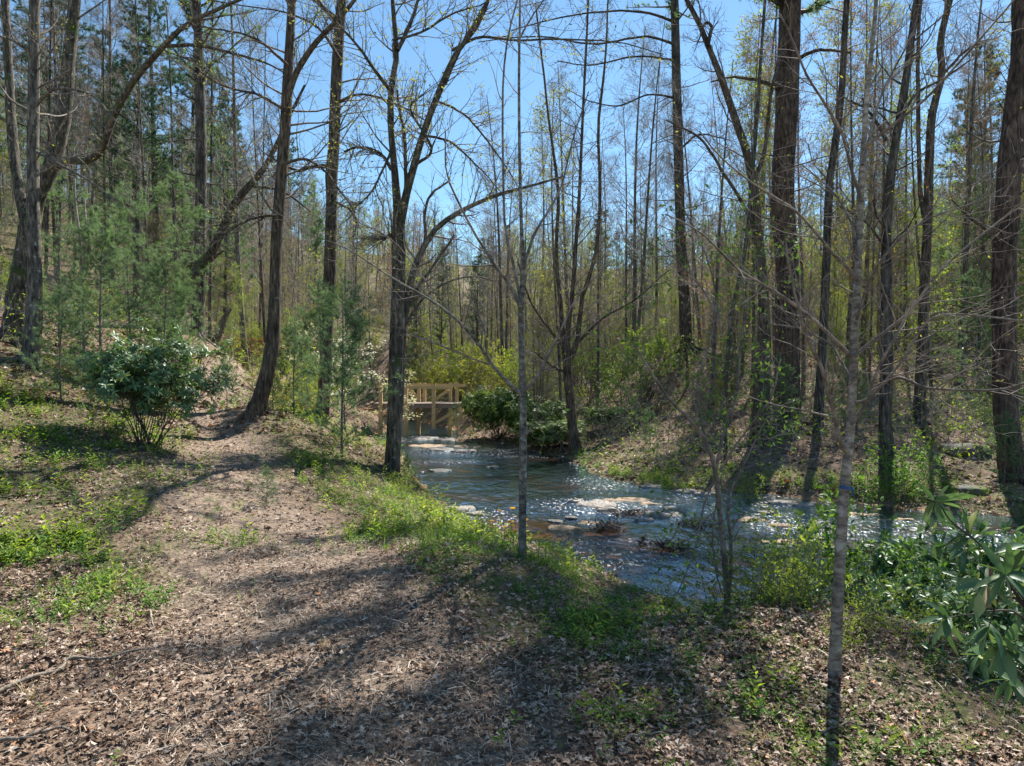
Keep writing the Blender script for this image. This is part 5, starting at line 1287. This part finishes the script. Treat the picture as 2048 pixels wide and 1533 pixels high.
kits['beech'] = [proto_shrub('beech_sapling', 3.0, 1.6, 3, 'dead_leaf', 4, .07, L1, 'twig_far', 8, 5, .003, .014, t0=.2, prob=.7)]
DESC = {'bare': ('slim bare grey tree', 'bare brown leaning tree', 'tall bare dark tree'), 'bud': ('yellow-budding tree', 'small lime-leaved tree'), 'red': ('red-budding maple',), 'clump': ('twiggy clump of grey stems',),
        'pine': ('tall dark pine', 'green bushy pine'), 'lime': ('lime-green shrub', 'yellowish budding shrub'), 'brush': ('tangled bare shrub',), 'beech': ('sapling with dry orange leaves',)}
GRP = {'bare': 'bare trees of the wood behind', 'bud': 'budding trees of the wood behind', 'red': 'red-budding maples of the wood behind', 'clump': 'stem clumps of the wood behind', 'pine': 'pines of the wood behind',
       'lime': 'lime shrubs of the undergrowth', 'brush': 'bare shrubs of the undergrowth', 'beech': 'dry-leaved saplings of the undergrowth'}
ZONES = [(-90, 'on the hill beyond the left edge'), (110, 'behind the two left-edge trunks'), (330, 'behind the young pine thicket'), (470, 'around the tall straight pine'), (600, 'behind the curving path trunk'), (740, 'behind the knotted trunk'),
         (880, 'behind the forked trunk'), (1030, 'beyond the footbridge'), (1170, 'behind the several-stemmed tree'), (1330, 'above the laurels'), (1460, 'around the straight dark pine'),
         (1620, 'behind the huge scaly pine'), (1800, 'behind the hemlock'), (1960, 'left of the right-edge trunk'), (2140, 'at the right edge'), (9999, 'on the slope beyond the right edge')]
ORD = ['leftmost', 'second', 'third', 'fourth', 'fifth', 'sixth', 'seventh', 'eighth', 'ninth', 'tenth', 'eleventh', 'twelfth', 'thirteenth', 'fourteenth', 'fifteenth', 'sixteenth']
placed = []   # (x, y) of what already stands
for o in list(COL.objects):
    if o.parent is None and o.get('category') in ('tree', 'shrub'): placed.append((o.location.x, o.location.y))
plan = []
def sow(kind, n, Y0, Y1, pxr, size=(.8, 1.2), gap=1.0, pw=1.6, ok=None):
    got = 0; tries = 0
    while got < n and tries < n * 60:
        tries += 1
        Y = Y0 + (Y1 - Y0) * rng.random() ** (1 / pw); px = pxr[0] + (pxr[1] - pxr[0]) * rng.random()
        x_ = (px - 1024) / F * Y
        if stream_sd([x_], [Y])[0] < .8 or path_mask(np.array([x_]), np.array([Y]))[0] > .1: continue
        if abs(Y - BY) < 2.5 and -9.5 < x_ < 1: continue
        if Y < 46 and 700 < px < 1010 and Y > 33: 
            if kind not in ('lime', 'brush'): continue
        if 700 < px < 930 and Y < BY and kind != 'x': continue
        if any((x_ - a_) ** 2 + (Y - b_) ** 2 < gap ** 2 for a_, b_ in placed): continue
        if ok and not ok(px, Y): continue
        placed.append((x_, Y)); k = int(rng.integers(len(kits[kind])))
        plan.append((kind, k, x_, Y, px, size[0] + (size[1] - size[0]) * rng.random())); got += 1
WIDE = (-90, 2140)
sow('bare', 8, 46, 60, (640, 1060), (.85, 1.1), 1.5); sow('pine', 7, 58, 100, (540, 760), (.5, .8), 2.); sow('bare', 10, 60, 110, (640, 920), (.6, .85), 1.5); sow('bud', 12, 60, 110, (640, 920), (.6, .9), 1.5); sow('bare', 44, 62, 120, WIDE, (.75, 1.1), 2.2); sow('bud', 24, 55, 115, WIDE, (.8, 1.15), 2.0); sow('red', 12, 50, 110, WIDE, (.8, 1.1), 2.0); sow('pine', 26, 50, 115, (-90, 620), (.8, 1.15), 2.5)
sow('pine', 20, 55, 115, (620, 2140), (.55, .85), 2.5); sow('pine', 4, 50, 62, (660, 1010), (.4, .6), 2.)
sow('bare', 16, 28, 42, (-90, 560), (1., 1.4), 1.8); sow('bare', 24, 36, 62, (-90, 700), (.8, 1.15), 1.8); sow('bare', 9, 26, 42, (1080, 2140), (1.0, 1.4), 1.6); sow('bare', 12, 34, 56, (1000, 1420), (1.0, 1.35), 1.5); sow('bare', 22, 40, 62, (1080, 2140), (.85, 1.2), 1.6); sow('bare', 14, 44, 64, (680, 1100), (.55, .75), 1.6)
sow('bud', 12, 26, 60, (-90, 700), (.7, 1.), 1.6); sow('bud', 12, 24, 36, (1080, 2140), (1., 1.5), 1.6); sow('bud', 14, 30, 60, (1080, 2140), (.6, 1.1), 1.6); sow('bud', 16, 44, 70, (600, 1150), (.5, .8), 1.5); sow('bud', 14, 26, 50, (1080, 2140), (.5, .8), 1.3)
sow('red', 10, 22, 34, (1400, 2140), (.9, 1.35), 1.6); sow('red', 8, 30, 60, (1150, 2140), (.7, 1.1), 1.6); sow('red', 5, 30, 60, (-90, 700), (.7, 1.), 1.6)
sow('pine', 12, 30, 50, (-90, 520), (.75, 1.15), 2.2); sow('pine', 5, 34, 55, (1500, 2140), (.6, .9), 2.5)
sow('clump', 10, 28, 60, (-90, 750), (.7, 1.1), 1.6); sow('clump', 44, 24, 62, (1000, 2140), (.7, 1.25), 1.3)
sow('bud', 7, 24, 40, (420, 620), (.28, .42), 1.2)
sow('lime', 34, 38, 75, (560, 1250), (.9, 1.6), 1.3); sow('lime', 14, 39.5, 52, (760, 1060), (1.0, 1.7), 1.1); sow('lime', 24, 26, 60, (1100, 2100), (.55, 1.0), 1.3); sow('lime', 12, 21, 40, (440, 700), (.5, .9), 1.2); sow('lime', 9, 20, 50, (-60, 420), (.5, .8), 1.2)
sow('brush', 26, 36, 85, (560, 1350), (.8, 1.4), 1.5); sow('brush', 26, 22, 60, (1120, 2120), (.5, 1.0), 1.2); sow('brush', 18, 22, 60, (-60, 620), (.6, 1.), 1.2)
sow('beech', 18, 22, 60, (1100, 2120), (.5, 1.0), 1.2); sow('beech', 8, 25, 60, (0, 800), (.5, 1.), 1.2)
sow('bare', 7, 16, 45, (-900, -90), (.8, 1.1), 2.5); sow('pine', 6, 18, 45, (-900, -90), (.7, 1.), 3.); sow('bud', 4, 16, 40, (-800, -90), (.7, 1.), 2.5); sow('bare', 5, 20, 45, (2140, 2900), (.8, 1.1), 2.5); sow('clump', 4, 18, 40, (2140, 2900), (.7, 1.), 2.5); sow('pine', 3, 20, 40, (2140, 2900), (.7, 1.), 3.)
# the kits themselves are the first of each; everything after is a copy
zone = lambda px: next(t for lim, t in ZONES if px < lim)
by = {}
for i, (kind, k, x_, Y, px, s) in enumerate(plan): by.setdefault((kind, k, zone(px), 'far' if Y > 58 else 'near'), []).append(i)
lab = {}
for (kind, k, z_, f_), ids in by.items():
    ids.sort(key=lambda i: plan[i][4]); d = DESC[kind][k]
    both = (kind, k, z_, 'near' if f_ == 'far' else 'far') in by
    for q, i in enumerate(ids):
        t = ('distant ' if f_ == 'far' else 'nearer ' if both else '') + d + ' ' + z_
        if len(ids) > 1: t += ', ' + ('leftmost' if q == 0 else 'rightmost' if q == len(ids) - 1 else ORD[min(q, 15)] + ' from left')
        lab[i] = t
seen_ = set()
for i, (kind, k, x_, Y, px, s) in enumerate(plan):
    kit = kits[kind][k]; loc = (x_, Y, g1(x_, Y) - .05); rz = rng.random() * 6.28
    if (kind, k) not in seen_:
        seen_.add((kind, k)); kit.location = loc; kit.rotation_euler = (0, 0, rz); kit.scale = (s, s, s); kit['label'] = lab[i]; kit['group'] = GRP[kind]
    else:
        copy_thing(kit, loc, rz, (s, s, s * (.9 + .2 * rng.random())), lab[i], GRP[kind], tuple(rng.normal(0, .03, 2)))
for kk, lst in kits.items():
    for k, kit in enumerate(lst):
        if (kk, k) not in seen_:
            for o in list(kit.children_recursive): bpy.data.objects.remove(o)
            bpy.data.objects.remove(kit)
# ------------------------------------------------------------------ litter, grass, small herbs (uncountable)
def spread(n, r0, r1, half=56, pw=.5):
    """points on the land in a fan round the viewpoint, evenly per area when pw = .5"""
    r = (r0 ** 2 + (r1 ** 2 - r0 ** 2) * rng.random(n)) ** .5 if pw == .5 else r0 * (r1 / r0) ** rng.random(n)
    a_ = np.radians(half * (2 * rng.random(n) - 1))
    return r * np.sin(a_), r * np.cos(a_)
def land(n, r0, r1, half=56, pw=.5, prob=None, sdmin=.15):
    x, y = spread(n, r0, r1, half, pw); z, sd = ground(x, y, True)
    k = sd > sdmin
    if prob is not None: k &= rng.random(n) < prob(x, y, sd)
    x, y, z = x[k], y[k], z[k]
    nr = 1 - sstep(10, 30, np.hypot(x, y)); z = z + nr * (fbm(x * 9, y * 9, 61) - .5) * .05 * (1 - .5 * path_mask(x, y))
    return np.stack([x, y, z], 1)
def up(n, k=.3): return np.tile([0, 0, 1.], (n, 1)) + k * rng.standard_normal((n, 3))
def flatdir(n, k=.15):
    a_ = rng.random(n) * 6.283; return np.c_[np.cos(a_), np.sin(a_), k * rng.standard_normal(n)]

patch = lambda x, y: sstep(.30, .62, fbm(x * 1.1, y * 1.1, 91))
b = MB(); LOB = [leaf_lobed(k) for k in range(6)]
lit = lambda x, y, sd: (.25 + .75 * patch(x, y)) * (1 - .48 * path_mask(x, y)) * (1 + .5 * sstep(3, 0, sd))
for n, r0, r1, s0 in ((80000, 2.0, 8, .052), (68000, 8, 18, .068)):
    p = land(n, r0, r1, prob=lit)
    wv = rng.integers(0, 6, len(p))
    for q in range(6):
        m = wv == q; k = m.sum()
        place(b, LOB[q], p[m] + [0, 0, .008] + np.c_[np.zeros((k, 2)), rng.random(k) * .03], flatdir(k), up(k, .35), s0 * (.5 + .8 * rng.random(k)))
p = land(72000, 16, 45, prob=lambda x, y, sd: .4 + .6 * patch(x, y)); k = len(p)
place(b, leaf_simple(.8, .2), p + [0, 0, .02], flatdir(k), up(k, .5), .13 * (.6 + .8 * rng.random(k)))
o = part(b, 'leaf_litter', [M['litter']], smooth=False); tag(o, 'curled brown oak leaves carpeting the forest floor', 'leaf litter', kind='stuff')

b = MB()
chip = (np.array([(-.5, 0, 0), (.5, 0, 0), (.35, 1, .08), (-.4, 1, .05)]) * [.13, 1, 1], None, [(0, 1, 2, 3)])
needle_ = (np.array([(-.5, 0, 0), (.5, 0, 0), (.5, .5, .06), (-.5, .5, .06), (.5, 1, 0), (-.5, 1, 0)]) * [.035, 1, 1], None, [(0, 1, 2, 3), (3, 2, 4, 5)])
chp = lambda x, y, sd: (.2 + .8 * path_mask(x, y)) * (.15 + .85 * sstep(.38, .58, fbm(x * 1.6, y * 1.6, 95)))
p = land(76000, 2.0, 9, prob=chp); k = len(p); h = k // 2
place(b, chip, p[:h] + [0, 0, .012], flatdir(h, .2), up(h, .4), .02 + .05 * rng.random(h))
place(b, needle_, p[h:] + [0, 0, .015], flatdir(k - h, .15), up(k - h, .2), .06 + .09 * rng.random(k - h))
p = land(40000, 8, 24, prob=chp); k = len(p)
place(b, chip, p + [0, 0, .012], flatdir(k, .2), up(k, .4), .05 + .07 * rng.random(k))
o = part(b, 'wood_chips', [M['chips']], smooth=False); tag(o, 'pale shredded wood and straw strewn over the worn path', 'wood chips', kind='stuff')
# fine dead twigs lying about
b = MB(); p = land(2600, 2.3, 14, prob=None); k = len(p)
P, R = grow(p + [0, 0, .015], flatdir(k, .04), .08 + .30 * rng.random(k) ** 2, .0016 + .003 * rng.random(k) ** 2, 5, .16, 0, .5); tubes(b, P, R, 4)
o = part(b, 'fine_twigs', [M['deadwood']]); tag(o, 'thin dead twigs strewn over the leaf litter', 'twigs', kind='stuff')

# green herbs
def sprig(seed, n, h, ls, w=.5, tpl=None):
    r = np.random.default_rng(seed); P = []; tpl = tpl or leaf_simple(w, .1)
    sw = np.array([[-.0015, 0, 0], [.0015, 0, 0], [.0006 + r.normal(0, .1) * h, h, r.normal(0, .1) * h]]); P.append((sw / 1., [(0, 1, 2)], None, 0))
    for k in range(n):
        t = (k + .6) / n; a_ = k * 2.4 + r.normal(0, .4)
        P.append(xf(tpl, (0, h * t, 0), (math.cos(a_), .25 + .5 * t, math.sin(a_)), (0, 1, 0), ls * r.uniform(.7, 1.2) * (1.1 - .4 * t), 0))
    return join(P)
gz_ = lambda x, y: zone_mask(x, y, GREENS, .45)
LUSH = [blob_zone(*q) for q in [(1120, 1255, 150, 65), (1260, 1320, 120, 50), (1010, 1150, 140, 28), (1180, 1180, 110, 28), (480, 1088, 110, 18), (250, 1150, 80, 26), (100, 1205, 120, 36), (1560, 1420, 110, 34), (1900, 1385, 150, 40), (790, 1000, 90, 40), (880, 1065, 110, 45), (1800, 1500, 120, 30), (1240, 1425, 60, 40)]]
lush = lambda x, y: zone_mask(x, y, LUSH, .5) * (.25 + .75 * sstep(.38, .52, fbm(x * 4, y * 4, 161)))
grn = lambda x, y, sd: np.clip(lush(x, y) + gz_(x, y) * (.14 + 1.3 * sstep(.44, .57, fbm(x * 1.7, y * 1.7, 131))) + .10 * sstep(.5, .62, fbm(x * 1.4, y * 1.4, 133)) + .7 * sstep(1.6, .3, sd) * (y < 30), 0, 1) * (1 - .85 * path_mask(x, y))
def herbs(name, label, matn, specs, kindlab):
    b = MB()
    for n, r0, r1, tpls, sc, prob in specs:
        p = land(n, r0, r1, prob=prob); w_ = rng.integers(0, len(tpls), len(p))
        for q, tp in enumerate(tpls):
            m = w_ == q; k = m.sum()
            place(b, tp, p[m], up(k, .22), rng.standard_normal((k, 3)), sc * (.45 + .7 * rng.random(k)) * (.6 + 1.1 * sstep(.35, .65, fbm(p[m][:, 0] * 1.3, p[m][:, 1] * 1.3, 141))))
    o = part(b, name, [M[matn]], smooth=False); tag(o, label, kindlab, kind='stuff')
SP = [sprig(k, 6, .9, .55) for k in range(4)]
SP2 = [sprig(10 + k, 8, 1.0, .4, .4) for k in range(4)]
herbs('ground_cover', 'low bright green herbs in patches between the dead leaves', 'leaf_green',
      [(34000, 2.6, 9, SP, .062, lambda x, y, sd: grn(x, y, sd) * .8), (30000, 8, 20, SP, .09, grn), (14000, 18, 40, SP, .20, lambda x, y, sd: .35 * sstep(.45, .6, fbm(x * .4, y * .4, 77)) + .3 * grn(x, y, sd))], 'herbs')
herbs('leafy_sprigs', 'yellow-green sprouting sprigs on the slope and the creek banks', 'leaf_lime',
      [(7000, 2.8, 9, SP2, .11, lambda x, y, sd: grn(x, y, sd) * .6), (24000, 8, 20, SP2, .16, lambda x, y, sd: grn(x, y, sd) * .6), (9000, 18, 42, SP2, .34, lambda x, y, sd: .30 * sstep(.45, .6, fbm(x * .33, y * .33, 177)))], 'sprigs')
# grass
GT = []
for s_ in range(4):
    r = np.random.default_rng(60 + s_); pts = []
    for k in range(14):
        bl = blade(s_ * 20 + k, .03); a_ = r.random() * 6.283; e = r.uniform(.05, .5)
        pts.append(xf(bl, (.08 * math.cos(a_) * r.random(), 0, .08 * math.sin(a_) * r.random()), (math.cos(a_) * e, 1, math.sin(a_) * e), (math.cos(a_), 0, math.sin(a_)), r.uniform(.5, 1.), 0))
    GT.append(join(pts))
GZ2 = [blob_zone(*q) for q in [(1150, 935, 60, 16), (1180, 945, 70, 16), (1260, 955, 60, 14), (1345, 968, 60, 14), (480, 1085, 60, 14), (600, 1100, 40, 14), (250, 1150, 40, 20), (1040, 1120, 110, 35), (1200, 1170, 110, 30), (900, 1080, 90, 50), (790, 1010, 60, 30),
       (1290, 1190, 70, 18), (790, 1105, 30, 12), (690, 998, 14, 10), (1330, 1180, 60, 20), (450, 1010, 40, 20)]]
gg = lambda x, y, sd: np.clip(zone_mask(x, y, GZ2, .4) * .85 + .5 * sstep(.9, .3, sd) * (y > 12) * (y < 30) * (x > 0) + .35 * sstep(1.2, .2, sd) * (y < 12), 0, 1)
herbs('grass', 'tufts of green grass along the creek banks and path edge', 'grass', [(9000, 3, 12, GT, .17, lambda x, y, sd: gg(x, y, sd) * .55), (9000, 12, 30, GT, .26, gg)], 'grass')
herbs('dry_grass', 'thin straw coloured grass among the leaves', 'grass_dry', [(3000, 3, 18, GT, .14, lambda x, y, sd: .12 + .3 * gz_(x, y))], 'dry grass')

# pebbles and small stones along the water's edge
b = MB()
def pebble(seed):
    r = np.random.default_rng(seed); nu, nv = 9, 6
    U, W_ = np.meshgrid(np.linspace(0, 2 * math.pi, nu, endpoint=False), np.linspace(-math.pi / 2, math.pi / 2, nv))
    k = 1 + .35 * (r.random(U.shape) - .5)
    V = np.stack([np.cos(W_) * np.cos(U) * k, np.sin(W_) * .5 * k, np.cos(W_) * np.sin(U) * k * .75], -1).reshape(-1, 3)
    return (V, None, [(i * nu + j, i * nu + (j + 1) % nu, (i + 1) * nu + (j + 1) % nu, (i + 1) * nu + j) for i in range(nv - 1) for j in range(nu)])
PB = [pebble(k) for k in range(5)]
x, y = spread(90000, 7, 36, 44); z, sd = ground(x, y, True)
k = (sd > -.9) & (sd < .55) & (rng.random(len(x)) < .22 * sstep(.35, .65, fbm(x * 1.1, y * 1.1, 151)) + .02); p = np.stack([x, y, z], 1)[k]
w_ = rng.integers(0, 5, len(p))
for q in range(5):
    m = w_ == q; n_ = m.sum(); place(b, PB[q], p[m], up(n_, .2), rng.standard_normal((n_, 3)), .02 + .09 * rng.random(n_) ** 3)
o = part(b, 'bank_pebbles', [M['rock_dark']]); tag(o, 'small wet brown stones along the edges of the creek', 'pebbles', kind='stuff')
# ------------------------------------------------------------------ undergrowth and the far-off wood (masses nobody could count)
b = MB(); lb = MB()
pr = lambda x, y, sd: (.45 + .55 * sstep(.40, .6, fbm(x * .25, y * .25, 201))) * (np.abs(y - BY) > 2.2) * (1 - path_mask(x, y)) * sstep(.5, 2, sd) * ~((np.abs(x + 4.6) < 5) & (y < 36) & (y > 18))
p = land(33000, 19, 105, 56, prob=pr); k = len(p)
H_ = (.5 + 2.4 * rng.random(k) ** 1.5) * np.clip(p[:, 1] / 32, .6, 1.5)
P, R = grow(p - [0, 0, .05], up(k, .35), H_, .004 + .00022 * p[:, 1], 5, .14, .02, .4); tubes(b, P, R, 3, 0)
Pl, Rl, _ = ramify(b, P, R, [dict(n=7, t0=.12, L=(.3, 1.2), ang=(30, 70), rr=.6, K=4, wander=.2, trop=.03, rmin=.005)])
green = fbm(Pl[:, 0, 0] * .16, Pl[:, 0, 1] * .16, 205)
for m_, th0, th1, n_, s_ in ((0, .52, 1, 4, .085), (1, .38, .47, 3, .07), (2, .0, .30, 2, .07)):
    sel = (green > th0) & (green < th1)
    X = Pl[sel]
    if len(X): leaves_on(lb, X, L1, n_, s_ * 1.0, m_, .2, .1, .8)
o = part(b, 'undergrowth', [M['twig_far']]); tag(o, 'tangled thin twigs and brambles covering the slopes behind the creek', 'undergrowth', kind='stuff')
o2 = part(lb, 'undergrowth_leaves', [M['leaf_lime'], M['leaf_green'], M['dead_leaf']], smooth=False); tag(o2, 'small new leaves of the undergrowth on the slopes behind the creek', 'undergrowth', kind='stuff')

b = MB(); lb = MB()
n = 1000; Y = 60 + 110 * rng.random(n) ** .9; X = (rng.random(n) * 2 - 1) * Y * 1.3
Z = ground(X, Y)
H_ = 8 + 7 * rng.random(n)
P, R = grow(np.c_[X, Y, Z - .3], up(n, .05), H_, .08 + .10 * rng.random(n), 8, .03, .02, .2); tubes(b, P, R, 4, 0)
A, RA, _ = ramify(b, P, R, [dict(n=26, t0=.08, L=(1.5, 3.6), fade=.6, ang=(30, 65), rr=.4, K=5, wander=.14, trop=.08, rmin=.018, rmax=.05)])
B, RB, _ = ramify(b, A, RA, [dict(n=7, t0=.2, L=(.5, 1.5), ang=(30, 60), rr=.6, K=3, wander=.15, trop=.06, rmin=.012)])
tree_i = np.repeat(np.repeat(np.arange(n), 26), 7); hue = rng.random(n)[tree_i]
for m_, a0, a1, k_ in ((0, 0, .26, 3), (1, .26, .40, 2), (2, .40, .70, 3)):
    Xs = B[(hue >= a0) & (hue < a1)]
    leaves_on(lb, Xs, L1, k_, .20, m_, .3, .1)
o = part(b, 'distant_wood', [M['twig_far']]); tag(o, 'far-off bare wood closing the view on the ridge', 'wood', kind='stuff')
o = part(lb, 'distant_wood_buds', [M['bud_yellow'], M['red_bud'], M['leaf_green']], smooth=False); tag(o, 'budding crowns of the far-off wood on the ridge', 'wood', kind='stuff')
